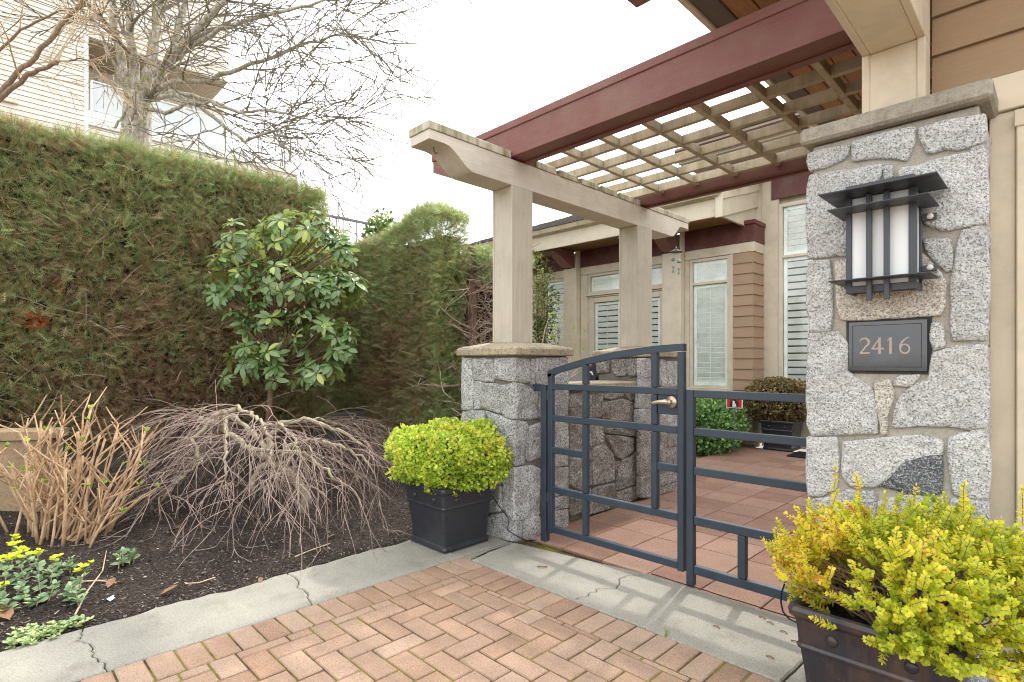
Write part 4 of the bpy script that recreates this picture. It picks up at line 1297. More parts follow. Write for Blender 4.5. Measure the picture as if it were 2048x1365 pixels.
for r_ in range(4):
    for c_ in range(2):
        hb('door_moulding', .06+.62*c_, .60+.62*c_, GYW-.024, GYW-.011, .12+.55*r_, .52+.55*r_, cw, wing, .008)
hb('jamb_cap', -.146, -.015, GYW-.044, GYW-.037, 2.255, 2.322, cw, wing)
roof = thing('entrance_roof', (.3, 4.0, 3.38), 'flat roof overhang lined with cedar planks above the pergola', 'roof')
ZS = 3.40; EX = -1.565
hb('edge_trim', EX, EX+.035, 2.25, 5.45, ZS-.03, ZS+.10, bt, roof)
hb('edge_board', EX+.036, EX+.155, 2.25, 5.45, ZS-.012, ZS+.05, M['rail_dark'], roof)
x = EX + .157
while x < .6:
    hb('plank', x, x+.128, 2.25, 5.45, ZS+rnd.uniform(0,.0015), ZS+.02, M['soffit_wood'], roof, .0035)
    x += .134
hb('deck', EX+.02, .75, 2.25, 5.45, ZS+.051, ZS+.115, M['roof_tile'], roof)
rb = thing('roof_beam', (-1.2, 2.3, 3.5), 'oxblood beam end jutting from the roof overhang above the pergola', 'beam')
c_ = onZ(1273, 18, 3.52)
MB().cbox(c_.x, .7, c_.y-.20, c_.y, 3.5195, 3.70, .005).build('beam_end', M['red'], rb)
# ------------------------------------------------------------------ neighbouring building uphill, behind the hedge
NX = -22.0
nb = thing('neighbour_building', (-25, 2, 0), 'white lap-sided building with glass balcony, uphill behind the hedge', 'building')
ws, wt = M['white_siding'], M['white_trim']
def nbx(name, x0, x1, y0, y1, z0, z1, m_, p=None, c=.01):
    return MB().cbox(x0, x1, y0, y1, z0, z1, c).build(name, m_, p or nb)
nbx('wall', -30, NX-.03, -14, 2.67, -.2, 17, ws)                    # left block
nbx('wall', -30, NX-.03, 2.672, 6.83, 11.72, 17, ws)               # upper storey over the balcony
nbx('wall', -30, NX-2.2, 2.672, 7.4, 9.0, 11.7, ws)                # recessed wall
nbx('wall', -30, NX-.03, 2.672, 9.48, -.2, 8.9, ws)                # storey below
sb_ = MB()
def nlap(y0, y1, z0, z1, h=.155):
    z = z0
    while z < z1:
        b = min(z + h, z1)
        sb_.add([(NX+.022, y0, z), (NX+.022, y1, z), (NX+.002, y1, b-.012), (NX+.002, y0, b-.012), (NX-.03, y0, z), (NX-.03, y1, z), (NX-.03, y1, b-.012), (NX-.03, y0, b-.012)],
                [(0,1,2,3),(7,6,5,4),(0,4,5,1),(3,2,6,7),(0,3,7,4),(1,5,6,2)])
        z += h
nlap(-14, 2.66, 4.5, 17); nlap(2.66, 6.82, 11.74, 17); nlap(2.66, 9.47, 6.5, 8.86)
tag(sb_.build('siding_courses', ws, nb), kind='stuff')
nbx('corner_board', NX-.02, NX+.03, 2.58, 2.69, 4.5, 11.72, wt)
nbx('corner_board', NX-.02, NX+.03, 6.76, 6.86, 11.72, 17, wt)
dk = nbx('deck_edge', NX-2.1, NX+.06, 2.672, 9.50, 8.905, 9.36, wt)
for z in (8.98, 9.14): nbx('deck_batten', NX+.061, NX+.075, 2.672, 9.50, z, z+.02, M['beige_trim'], dk)
# brown slatted soffit under the overhang
for k in range(17):
    nbx('soffit_slat', NX-2.18+.128*k, NX-2.18+.128*k+.105, 2.70, 6.80, 11.66, 11.70, M['slat_brown'])
nbx('window', NX-2.19, NX-2.15, 3.3, 6.2, 9.4, 11.3, M['pane'])
for y0 in (3.2, 4.7, 6.2): nbx('window_frame', NX-2.16, NX-2.10, y0, y0+.1, 9.37, 11.4, wt)
ylist = [2.75, 4.05, 5.36, 6.72]
for a, b in zip(ylist[:-1], ylist[1:]):
    nbx('balcony_pane', NX+.0, NX+.014, a+.05, b-.01, 9.40, 10.28, M['rail_glass'], None, .002)
for y0 in ylist: nbx('balcony_post', NX-.02, NX+.04, y0-.01, y0+.05, 9.361, 10.32, wt)
nbx('hand_rail', NX-.02, NX+.035, 2.75, 6.76, 10.321, 10.36, wt)
for y0 in (7.9, 9.15): nbx('balcony_post', NX-.0, NX+.04, y0, y0+.05, 9.361, 10.30, M['rail_metal'])
nbx('pipe', NX+.03, NX+.12, -6, 1.0, 8.98, 9.10, M['beige_trim'])
# metal railing beyond the hedge corner
rl = thing('metal_railing', (-10.3, 5.4, 3.0), 'thin grey metal balustrade seen in the gap between the two hedges', 'railing')
MB().cbox(-10.33, -10.27, 3.6, 7.2, 4.19, 4.235, .004).build('top_rail', M['rail_metal'], rl)
MB().cbox(-10.32, -10.28, 3.6, 7.2, 3.15, 3.18, .004).build('bottom_rail', M['rail_metal'], rl)
for k in range(24):
    y = 3.75 + .148*k
    MB().cbox(-10.308, -10.292, y-.008, y+.008, 3.181, 4.189, .002).build('baluster', M['rail_metal'], rl)
for y in (3.6, 7.2):
    MB().cbox(-10.33, -10.27, y-.03, y+.03, -.16, 4.185, .004).build('rail_post', M['rail_metal'], rl)
# ------------------------------------------------------------------ clipped cedar hedges
SPV = [(0,0,0)]; SPF = []
def spray_template():
    v = []; f = []
    def tri(a, b, c): 
        i = len(v); v.extend([a, b, c]); f.append((i, i+1, i+2))
    for k, (s, L_) in enumerate(((.08,.26),(.24,.34),(.40,.36),(.56,.32),(.72,.24))):
        zc = -.18*s*s
        for sg in (-1, 1):
            tri((0, s-.015, zc), (0, s+.045, zc), (sg*L_*.8, s+.32, zc-.10*L_+.03))
    tri((-.03, 0, 0), (.03, 0, 0), (0, 1.08, -.2))
    return v, f
SPT = spray_template()
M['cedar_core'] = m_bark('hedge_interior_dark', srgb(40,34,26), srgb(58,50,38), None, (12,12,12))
def sprays(n, faces, rg, size=(.06,.13), tintf=None, lean=.55, jitter=.035):
    """faces: (origin, u vector, v vector, normal)"""
    areas = np.array([np.linalg.norm(np.cross(u, v)) for o, u, v, nn in faces])
    cnt = (n * areas / areas.sum()).astype(int)
    P, D, U = [], [], []
    for (o, u, v, nn), c in zip(faces, cnt):
        a = rg.random((c, 2)); o = np.array(o); u = np.array(u); v = np.array(v); nn = np.array(nn, float)
        p = o + a[:, :1]*u + a[:, 1:]*v
        bumpy = np.array([.055*nz(q, .9, 3.) + .035*nz(q, 2.6, 9.) + .035*nz(q, 7., 1.) for q in p])
        p = p + nn*(bumpy[:, None] + rg.normal(0, jitter, c)[:, None] - .03)
        tang = rg.normal(0, 1, (c, 3)); tang[:, 2] += .55
        sw = np.array([nz(q, 1.1, 21.) for q in p])          # combed swirls
        tang += sw[:, None]*np.array([.4, 1.6, .3])
        d = tang*lean + nn*rg.uniform(.35, 1.5, c)[:, None]
        up = nn + rg.normal(0, .6, (c, 3)) + np.array([0, 0, .5])
        P.append(p); D.append(d); U.append(up)
    P = np.concatenate(P); D = np.concatenate(D); U = np.concatenate(U)
    return P, frames_from(D, U), rg.uniform(size[0], size[1], len(P))
def core(mb, x0, x1, y0, y1, z0, z1, n=14):
    mb.box(x0, x1, y0, y1, z0, z1)
HZ = 3.52
hedge = thing('cedar_hedge', (-7.2, 1.0, .2), 'tall clipped cedar hedge with brown lower patches behind the rhododendron', 'hedge')
rg = np.random.default_rng(11)
hx, hy0, hy1 = -6.80, -3.2, 3.30
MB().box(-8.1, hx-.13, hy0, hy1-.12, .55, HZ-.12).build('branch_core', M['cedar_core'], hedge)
faces = [((hx, hy0, .42), (0, hy1-hy0, 0), (0, 0, HZ-.42), (1, 0, 0)),
         ((-8.1, hy0, HZ), (1.3, 0, 0), (0, hy1-hy0, 0), (0, 0, 1)),
         ((-8.1, hy1, .4), (1.3, 0, 0), (0, 0, HZ-.4), (0, 1, 0))]
P, FRM, S = sprays(90000, faces, rg, (.06, .15))
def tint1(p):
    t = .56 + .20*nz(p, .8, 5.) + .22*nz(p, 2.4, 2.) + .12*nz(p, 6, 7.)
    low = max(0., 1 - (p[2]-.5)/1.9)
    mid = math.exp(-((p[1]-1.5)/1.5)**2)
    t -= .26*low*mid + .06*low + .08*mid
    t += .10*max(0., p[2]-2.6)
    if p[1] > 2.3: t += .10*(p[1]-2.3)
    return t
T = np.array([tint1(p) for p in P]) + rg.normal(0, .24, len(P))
T = np.clip(T, 0.02, .95)
for cy, cz, r_ in ((.43, 1.66, .10), (.25, 2.45, .05), (.62, 2.0, .035)):
    m_ = ((P[:, 1]-cy)/r_)**2 + ((P[:, 2]-cz)/(r_*.7))**2 < 1
    T[m_ & (rg.random(len(P)) < .6)] = 1.0
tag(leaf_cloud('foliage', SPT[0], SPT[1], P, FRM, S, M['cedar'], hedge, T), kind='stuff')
# thin dead twigs showing through the face
tw = MB()
r = random.Random(5)
for k in range(420):
    p = Vector((hx + r.uniform(-.08, .06), r.uniform(-.4, 3.2), .6 + r.random()**1.7*2.7))
    d = Vector((r.uniform(-.1, .25), r.uniform(-1, 1), r.uniform(-.3, 1))).normalized()
    L_ = r.uniform(.10, .38)
    tw.tube([p, p + d*L_*.5 + Vector((r.uniform(0,.02), 0, r.uniform(-.02,.02))), p + d*L_ + Vector((0, 0, -.03))], [.004, .003, .0015], 3, False)
tag(tw.build('dead_twigs', M['bark_dead'], hedge, fix=False), kind='stuff')
rw = MB()
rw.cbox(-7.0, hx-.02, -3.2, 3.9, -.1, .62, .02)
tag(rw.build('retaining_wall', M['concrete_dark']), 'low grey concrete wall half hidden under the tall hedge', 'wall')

h2 = thing('cedar_hedge', (-6.4, 4.6, .2), 'lower clipped cedar hedge with a rounded top, beside the bare cedar trunk', 'hedge')
Y2 = 3.90; hz2 = 2.96; ax, bx = -9.3, -5.05
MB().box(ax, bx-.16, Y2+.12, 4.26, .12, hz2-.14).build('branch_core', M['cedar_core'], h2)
faces = [((ax, Y2, .10), (bx-ax, 0, 0), (0, 0, hz2-.10), (0, -1, 0)),
         ((ax, Y2, hz2), (bx-ax, 0, 0), (0, .40, 0), (0, 0, 1)),
         ((bx, Y2, .10), (0, .36, 0), (0, 0, hz2-.10), (1, 0, 0))]
P, FRM, S = sprays(62000, faces, rg, (.055, .13))
# rounded shoulder that swells upward towards the right end
P[:, 2] += np.where(P[:, 2] > 1.6, (P[:, 2]-1.6)/(hz2-1.6), 0) * (.20*np.exp(-((P[:, 0]+5.50)/.55)**2))
P[:, 0] += np.where(P[:, 2] > 2.5, 0, -.07*np.sin(np.clip((2.5-P[:, 2])/2.4, 0, 1)*3.1)) * (P[:, 0] > -5.5)
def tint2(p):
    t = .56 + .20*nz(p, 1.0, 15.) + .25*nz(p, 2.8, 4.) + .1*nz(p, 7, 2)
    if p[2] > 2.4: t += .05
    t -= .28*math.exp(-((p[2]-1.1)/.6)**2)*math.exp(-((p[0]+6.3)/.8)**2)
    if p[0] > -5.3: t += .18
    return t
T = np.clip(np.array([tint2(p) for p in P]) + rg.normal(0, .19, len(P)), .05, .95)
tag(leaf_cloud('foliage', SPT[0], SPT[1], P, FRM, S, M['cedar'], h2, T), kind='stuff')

# stripped cedar with bare inner branches between hedge and pier
ct = thing('bare_cedar', at(941, 905, 6.75), 'cedar trunk stripped of foliage showing bare brown branches, behind the pier', 'tree')
ct.location.z = .1; WLOC[ct.name] = Vector(ct.location)
tp = at(944, 498, 6.75)
b0 = Vector(ct.location)
trk = MB().tube([b0, b0.lerp(tp, .3)+Vector((.01,0,0)), b0.lerp(tp, .65)+Vector((-.01,.01,0)), tp, tp+Vector((.01,0,.02))], [.10, .082, .07, .06, .055], 12).build('trunk', M['bark_cedar'], ct, smooth=True)
r = random.Random(21)
def droop(mb, p, d, L_, rad, segs=5, sag=.25, sides=4, wob=.05):
    pts = [Vector(p)]; d = Vector(d).normalized(); q = Vector(p)
    for k in range(segs):
        d = (d + Vector((r.uniform(-wob, wob), r.uniform(-wob, wob), r.uniform(-wob, wob) + sag/segs))).normalized()
        q = q + d*(L_/segs); pts.append(q.copy())
    mb.tube(pts, [rad*(1-.75*k/segs) for k in range(segs+1)], sides, False)
    return pts
brs = MB(); fine = MB()
for k in range(80):
    f_ = r.uniform(.12, .98); p = b0.lerp(tp, f_)
    an = r.uniform(0, 6.283)
    d = Vector((math.cos(an), math.sin(an)*.7 - .25, r.uniform(-.35, .25)))
    pts = droop(brs, p, d, r.uniform(.35, .95), r.uniform(.010, .022), 6, .4)
    for j in range(7):
        a = pts[r.randrange(2, 6)]
        droop(fine, a, (r.uniform(-1, 1), r.uniform(-1, 1), r.uniform(-.5, .7)), r.uniform(.12, .40), .006, 4, .2, 3, .15)
brs.build('branches', M['bark_dead'], ct, fix=False); 
for k in range(900):
    p = Vector((r.uniform(-5.9, -4.72), r.uniform(4.45, 5.1), r.uniform(.2, 2.5)))
    droop(fine, p, (r.uniform(-1, 1), r.uniform(-.4, .4), r.uniform(-.3, .8)), r.uniform(.15, .5), .0055, 4, .2, 3, .12)
tag(fine.build('twigs', M['bark_dead'], ct, fix=False), kind='stuff')
# dense dark mass of the same hedge line behind it, with a green fringe on top
h3 = thing('cedar_hedge', (-5.0, 5.5, .1), 'gappy end of the cedar hedge behind the bare trunk, green only on top', 'hedge')
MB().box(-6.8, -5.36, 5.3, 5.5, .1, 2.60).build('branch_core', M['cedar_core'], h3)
faces = [((-6.2, 4.9, 2.66), (1.1, 0, 0), (0, .6, 0), (0, 0, 1)), ((-6.0, 4.80, 2.42), (.95, 0, 0), (0, 0, .22), (0, -1, 0))]
faces.append(((-5.75, 4.42, 2.30), (.95, 0, 0), (0, 0, .38), (0, -1, 0)))
P, FRM, S = sprays(9000, faces, rg, (.05, .12))
T = np.clip(rg.normal(.84, .08, len(P)), .5, .95)
tag(leaf_cloud('foliage', SPT[0], SPT[1], P, FRM, S, M['cedar'], h3, T), kind='stuff')
# ------------------------------------------------------------------ bare trees behind the hedge
r = random.Random(3)
MINR = [.008]
def grow(mb_list, p, d, L_, rad, level, maxlevel, bias, curl=.18, moss=None, segs=None):
    """recursive twiggy branch; returns polyline"""
    segs = segs or max(4, int(L_/.22))
    q = Vector(p); d = Vector(d).normalized(); pts = [q.copy()]; ds = [d.copy()]
    for k in range(segs):
        d = (d + Vector((r.gauss(0, curl), r.gauss(0, curl), r.gauss(0, curl))) + bias*.10).normalized()
        q = q + d*(L_/segs); pts.append(q.copy()); ds.append(d.copy())
    rads = [max(MINR[0], rad*(1-.78*k/segs)) for k in range(segs+1)]
    mb_list[min(level, len(mb_list)-1)].tube(pts, rads, 6 if rad > .03 else (4 if rad > .012 else 3), False)
    if moss is not None and rad > .022:
        for k in range(1, segs):
            if r.random() < .5: moss.append((pts[k] + Vector((r.gauss(0, rad), r.gauss(0, rad), rad*.8)), rads[k]))
    if level < maxlevel:
        n = r.randint(4, 6) if level < 2 else r.randint(2, 3)
        for j in range(n):
            k = r.randint(max(1, segs//4), segs)
            side = ds[k].orthogonal(); side.rotate(Matrix.Rotation(r.uniform(0, 6.283), 4, ds[k]))
            nd = (ds[k]*.95 + side*r.uniform(.35, .75)).normalized()
            grow(mb_list, pts[k], nd, L_*r.uniform(.42, .72), max(.0045, rads[k]*r.uniform(.42, .62)), level+1, maxlevel, bias, curl, moss)
    return pts
def tree(label, base, trunk_pts, trunk_r, limbs, mats, maxlevel=3, droopy=-.12):
    t = thing('bare_tree', base, label, 'tree', 'leafless trees behind the hedge')
    MB().tube(trunk_pts, trunk_r, 14).build('trunk', mats[0], t, smooth=True)
    mbs = [MB(), MB(), MB()]; moss = []
    for pts, r0, r1, kids in limbs:
        pts = [Vector(p) for p in pts]; n = len(pts)
        fine = []
        for i in range(n-1):
            for k in range(4): fine.append(pts[i].lerp(pts[i+1], k/4) + Vector((r.gauss(0,.012), r.gauss(0,.012), r.gauss(0,.012))))
        fine.append(pts[-1]); m = len(fine)
        rad = [.82*(r0 + (r1-r0)*k/(m-1)) for k in range(m)]
        lb_ = MB().tube(fine, rad, 8); lb_.build('limb', mats[0], t, smooth=True)
        for k in range(1, m):
            if r.random() < .6: moss.append((fine[k] + Vector((r.gauss(0, rad[k]*.5), r.gauss(0, rad[k]*.5), rad[k]*.8)), rad[k]))
        for j in range(max(1, int(kids*.72))):
            k = r.randint(m//5, m-1)
            dr = (fine[min(k+1, m-1)] - fine[max(k-1, 0)]).normalized()
            side = dr.orthogonal(); side.rotate(Matrix.Rotation(r.uniform(0, 6.283), 4, dr))
            nd = (dr*.8 + side*r.uniform(.4, .9)).normalized()
            grow(mbs, fine[k], nd, r.uniform(.8, 1.5), max(.010, rad[k]*.5), 1, maxlevel, Vector((.25, .25, droopy)), .10, moss)
    if mbs[1].v: tag(mbs[1].build('branches', mats[1], t, fix=False), kind='stuff')
    if mbs[2].v: tag(mbs[2].build('twigs', mats[1], t, fix=False), kind='stuff')
    if len(mats) > 2 and moss:
        N = len(moss)*5; rg = np.random.default_rng(2)
        P = np.repeat(np.array([tuple(p) for p, q in moss]), 5, 0) + rg.normal(0, .012, (N, 3))
        S = np.clip(np.repeat(np.array([q for p, q in moss]), 5)*1.9, .025, .085)*rg.uniform(.5, 1.2, N)
        tag(leaf_cloud('moss', SPT[0], SPT[1], P, frames_from(rg.normal(0, 1, (N, 3)), rg.normal(0, 1, (N, 3))), S, mats[2], t, rg.random(N)), kind='stuff')
    return t
D0 = 9.3
A = lambda px, py, d=D0: at(px, py, d)
bs = A(272, 270); bs.z = -.1
tree('multi-stemmed bare tree with mossy lichen bark rising over the hedge', bs,
     [bs, A(270, 420), A(272, 270), A(276, 215), A(280, 190)], [.27, .25, .225, .21, .19],
     [([A(262,205), A(250,150), A(238,90), A(228,30), A(215,-60), A(195,-160)], .10, .05, 9),
      ([A(275,195), A(268,140), A(262,80,9.1), A(262,10,9.0), A(255,-90,9.0)], .11, .05, 9),
      ([A(285,190), A(300,130), A(312,60), A(318,0), A(325,-100)], .12, .06, 10),
      ([A(288,200), A(330,140,9.5), A(352,80,9.6), A(370,10,9.7), A(395,-90,9.8)], .10, .05, 11),
      ([A(295,190,9.2), A(340,120,9.0), A(390,60,8.8), A(450,0,8.7), A(520,-70,8.6)], .085, .035, 13),
      ([A(310,150), A(370,100,9.0), A(440,60,8.8), A(530,30,8.6), A(620,10,8.5), A(680,0,8.4)], .06, .016, 15),
      ([A(300,185), A(350,165,9.0), A(420,160,8.8), A(500,130,8.6), A(580,100,8.5), A(660,75,8.4), A(700,70,8.4)], .06, .014, 15),
      ([A(300,195), A(345,185,9.0), A(420,200,8.8), A(480,225,8.7), A(530,220,8.6), A(590,230,8.5), A(650,250,8.5)], .05, .012, 14),
      ([A(300,200), A(350,190,8.9), A(400,215,8.8), A(450,255,8.7), A(490,282,8.6), A(525,270,8.6), A(585,250,8.5), A(640,215,8.5)], .05, .012, 14),
      ([A(290,215), A(330,228,8.9), A(370,210,8.8), A(420,205,8.7), A(500,235,8.6), A(600,260,8.6)], .045, .012, 10),
      ([A(262,215,9.1), A(235,150,8.9), A(210,80,8.8), A(180,30,8.7), A(150,0,8.6)], .035, .012, 6),
      ([A(275,230,8.9), A(258,205,8.8), A(245,235,8.7), A(228,258,8.65)], .03, .022, 1)],
     [M['bark_grey'], M['twig_grey'], M['moss']])
MINR[0] = .005
bs2 = A(-160, 330, 8.2); bs2.z = -.1
T2 = lambda px, py: at(px, py, 8.2)
tree('slender brown bare tree with tan drooping twigs left of the mossy tree', bs2,
     [bs2, T2(-150, 600), T2(-120, 380), T2(-70, 260)], [.16, .14, .10, .07],
     [([T2(-70,260), T2(0,185), T2(45,138), T2(95,85), T2(150,20), T2(170,0), T2(210,-40)], .05, .025, 11),
      ([T2(-70,260), T2(0,197), T2(40,165), T2(75,140), T2(112,128), T2(118,125)], .05, .028, 7),
      ([T2(-60,250), T2(-20,120), T2(40,60), T2(110,25), T2(190,10)], .03, .012, 8),
      ([T2(138,122), T2(160,119), T2(188,122), T2(215,150), T2(235,190)], .016, .006, 6)],
     [M['twig_brown'], M['twig_tan']], 3, -.3)
# leafy shrub peeping over the lower hedge, and a shrub beyond the house corner
def leafy(name, label, cat, c, rad, n, size, mat, seed, stems=4, base_z=0., core=None, grp=None):
    t = thing(name, (c[0], c[1], base_z), label, cat, grp)
    rg = np.random.default_rng(seed)
    d = rg.normal(0, 1, (n, 3)); d /= np.linalg.norm(d, axis=1)[:, None]
    rr = rg.random(n)**.45
    P = np.array(c) + d*rr[:, None]*np.array(rad)
    P += np.array([[.12*nz(p, 3.), .12*nz(p, 3., 9.), .10*nz(p, 3., 17.)] for p in P])
    fr = frames_from(d + rg.normal(0, .7, (n, 3)), rg.normal(0, .6, (n, 3)) + np.array([0, 0, 1.]))
    tag(leaf_cloud('foliage', LEAFV, LEAFF, P, fr, rg.uniform(size*.6, size*1.2, n), mat, t, np.clip(rg.normal(.5, .25, n) + .25*d[:, 2], 0, 1)), kind='stuff')
    mb = MB(); r = random.Random(seed)
    for k in range(stems):
        q = Vector(c) + Vector((r.uniform(-.6, .6)*rad[0], r.uniform(-.6, .6)*rad[1], r.uniform(0, .6)*rad[2]))
        b = Vector((c[0] + r.uniform(-.1, .1)*rad[0], c[1] + r.uniform(-.1, .1)*rad[1], base_z))
        mb.tube([b, b.lerp(q, .5) + Vector((r.uniform(-.05,.05), r.uniform(-.05,.05), 0)), q], [.018, .012, .004], 5)
    tag(mb.build('stems', M['rhodo_bark'], t), kind='stuff')
    return t
LEAFV = [(0,0,0), (-.28,.35,.05), (.28,.35,.05), (-.24,.72,.03), (.24,.72,.03), (0,1,-.05), (0,.4,-.02)]
LEAFF = [(0,6,1), (0,2,6), (1,6,3), (6,2,4), (3,6,5), (6,4,5)]
leafy('golden_shrub', 'yellow-green shrub peeping over the lower hedge by the balustrade', 'shrub', tuple(at(768, 468, 9.0)), (.30, .34, .30), 700, .09, M['rear_leaf'], 5, 6)
leafy('side_shrub', 'loose green shrub beside the far left corner of the house', 'shrub', tuple(at(1074, 640, 10.6)), (.35, .5, 1.5), 2600, .07, M['rear_leaf'], 6, 6)
# ------------------------------------------------------------------ rhododendron
r = random.Random(9)
rh = thing('rhododendron', (-6.0, 2.3, soil_z(-6.0, 2.3)), 'tall glossy-leaved rhododendron on a bare trunk in front of the hedge', 'shrub')
DR = 5.85
b0 = Vector((-5.98, 2.30, soil_z(-6.0, 2.3) - .03))
top = at(545, 735, DR)
MB().tube([b0, at(536, 860, DR), at(541, 800, DR), at(546, 735, DR), at(552, 660, DR), at(570, 600, DR)], [.045, .038, .034, .030, .024, .016], 9).build('trunk', M['rhodo_bark'], rh, smooth=True)
lv = []   # whorl centres
blobs = [(600,468,82,56,16),(690,500,30,45,5),(500,485,62,42,9),(480,548,62,44,10),(450,590,34,26,5),(590,565,100,58,20),(665,585,56,55,13),(700,570,26,30,4),(640,670,62,70,16),(575,690,58,55,12),(480,650,27,36,5),(500,715,44,40,7),(640,735,52,32,7),(540,630,50,40,6),(690,690,22,40,4),(470,750,24,16,2),(560,745,50,26,6)]
brm = MB()
whorls = []
for px, py, rx, ry, n in blobs:
    c = at(px, py, DR); sx = rx*DR/FPX; sz = ry*DR/FPX; sy = min(.55, max(sx, .22))
    for k in range(int(n*2.0)):
        while True:
            v = Vector((r.gauss(0,1), r.gauss(0,1), r.gauss(0,1))).normalized()
            # favour the outer shell; whorls face out and up
            if v.z > -.75: break
        rr = r.uniform(.72, 1.02)
        off = Vector((RT[0]*v.x*sx - F_[0]*v.y*sy, RT[1]*v.x*sx - F_[1]*v.y*sy, v.z*sz))*rr
        p = c + off
        ax = (Vector((RT[0]*v.x - F_[0]*v.y, RT[1]*v.x - F_[1]*v.y, v.z)) + Vector((0,0,.85))).normalized()
        whorls.append((p, ax))
        src = at(548 + r.uniform(-10, 14), min(735, py + ry*.9 + 30), DR)
        mid = src.lerp(p, .55) + Vector((0, 0, -.05))
        brm.tube([src, mid, p - ax*.03, p + ax*.02], [.009, .006, .004, .003], 4, False)
tag(brm.build('branches', M['rhodo_bark'], rh, fix=False), kind='stuff')
def rleaf_mesh(L_, W, bend, cup):
    vs, fs = [], []
    prof = [(0, .06), (.10, .14), (.28, .80), (.50, 1.0), (.72, .88), (.90, .48), (1.0, .06)]
    for t, w in prof:
        zc = -bend*t*t*L_
        hw = W*w/2
        vs += [(-hw, t*L_, zc + cup*hw), (0, t*L_, zc), (hw, t*L_, zc + cup*hw)]
    for i in range(len(prof)-1):
        a = 3*i; fs += [(a, a+1, a+4, a+3), (a+1, a+2, a+5, a+4)]
    return vs, fs
leaf_meshes = []
for k in range(6):
    vs, fs = rleaf_mesh(.142 + .012*(k % 3), (.061 + .005*(k % 2)), .10 + .06*k, .35 - .05*k)
    me = bpy.data.meshes.new('leaf'); me.from_pydata(vs, [], fs); me.materials.append(M['rhodo'])
    me.polygons.foreach_set('use_smooth', [True]*len(me.polygons)); leaf_meshes.append(me)
cand = []
for p, ax in whorls:
    n = r.randint(8, 12); a0 = r.uniform(0, 6.28)
    u = ax.orthogonal().normalized(); w = ax.cross(u)
    for k in range(n):
        a = a0 + 6.283*k/n + r.uniform(-.25, .25)
        el = r.uniform(-.6, .4)
        d = (u*math.cos(a) + w*math.sin(a) + ax*el).normalized()
        nn = (ax - d*ax.dot(d)).normalized()
        s = d.cross(nn)
        m = Matrix((s, d, nn)).transposed().to_4x4()
        m.translation = p + d*.012
        sc_ = r.uniform(.5, .96)
        face = -(p.x*F_[0] + p.y*F_[1])
        cand.append((face, m @ Matrix.Scale(sc_, 4)))
cand.sort(key=lambda q: -q[0])
rest_v, rest_f = [], []
for i, (f_, m) in enumerate(cand):
    me = leaf_meshes[r.randrange(6)]
    if i < 298:
        o = bpy.data.objects.new('leaf', me); o.matrix_world = m
        COL.objects.link(o); o.parent = rh; o.matrix_parent_inverse = Matrix.Translation(-WLOC[rh.name])
    else:
        b = len(rest_v); rest_v += [tuple(m @ v.co) for v in me.vertices]
        rest_f += [tuple(b + j for j in pl.vertices) for pl in me.polygons]
if rest_v:
    o = MB().add(rest_v, rest_f).build('inner_leaves', M['rhodo'], rh, smooth=True, fix=False); tag(o, kind='stuff')
bd = MB()
for p, ax in whorls:
    if r.random() < .55: bd.tube([p, p+ax*.012, p+ax*.028, p+ax*.045], [.003, .009, .008, .001], 6)
tag(bd.build('buds', M['bud_leaf'] if False else M['twig_tan'], rh, smooth=True), kind='stuff')

# ------------------------------------------------------------------ weeping maple, leafless
r = random.Random(14)
mp = thing('weeping_maple', tuple(onZ(608, 1022, .06)), 'low leafless weeping maple with a dome of drooping grey-purple twigs', 'tree')
base = Vector(WLOC[mp.name])
DM = (base.x*F_[0] + base.y*F_[1])
K = lambda px, py, d=0.: at(px, py, DM + d)
MB().tube([base - Vector((0,0,.05)), K(612,990), K(588,955), K(560,930,-.03), K(540,915,-.05)], [.045, .040, .036, .034, .030], 9).build('trunk', M['maple_limb'], mp, smooth=True)
MB().tube([K(556,925,-.03), K(520,935,-.08), K(505,962,-.12), K(508,985,-.14)], [.03, .026, .022, .016], 8).build('cut_limb', M['maple_limb'], mp, smooth=True)
limbs = [([K(545,920,-.05), K(500,900), K(455,865,.05), K(425,842,.05), K(400,835,.1)], .024),
 ([K(545,920,-.05), K(520,880,.1), K(470,835,.15), K(440,822,.2)], .022),
 ([K(455,865,.05), K(430,832), K(470,818,-.1), K(500,826,-.2), K(520,845,-.35), K(545,880,-.45)], .018),
 ([K(545,920,-.05), K(540,870,.1), K(560,845,.15), K(620,842,.15), K(680,860,.15), K(730,895,.1)], .020),
 ([K(550,925,-.05), K(580,890,.0), K(640,880,.0), K(690,897,-.02), K(740,930,-.05)], .018),
 ([K(545,920,-.05), K(560,905,-.15), K(600,905,-.3), K(640,930,-.4), K(670,960,-.45)], .018),
 ([K(470,835,.1), K(450,835,.0), K(455,870,-.2), K(452,910,-.35), K(450,960,-.45)], .016),
 ([K(520,880,.1), K(490,850,.3), K(440,830,.5), K(400,835,.6)], .016),
 ([K(540,870,.1), K(580,845,.4), K(650,840,.6), K(720,870,.7)], .016),
 ([K(425,842,.05), K(385,880,-.1), K(400,925,-.2), K(360,960,-.3), K(330,990,-.35)], .014),
 ([K(500,900,0), K(540,905,-.25), K(548,940,-.45), K(530,985,-.55)], .014),
 ([K(520,880,.1), K(530,850,.0), K(560,850,-.2), K(590,880,-.4), K(610,930,-.55)], .014)]
tws = MB()
cen = K(535, 850, .1)
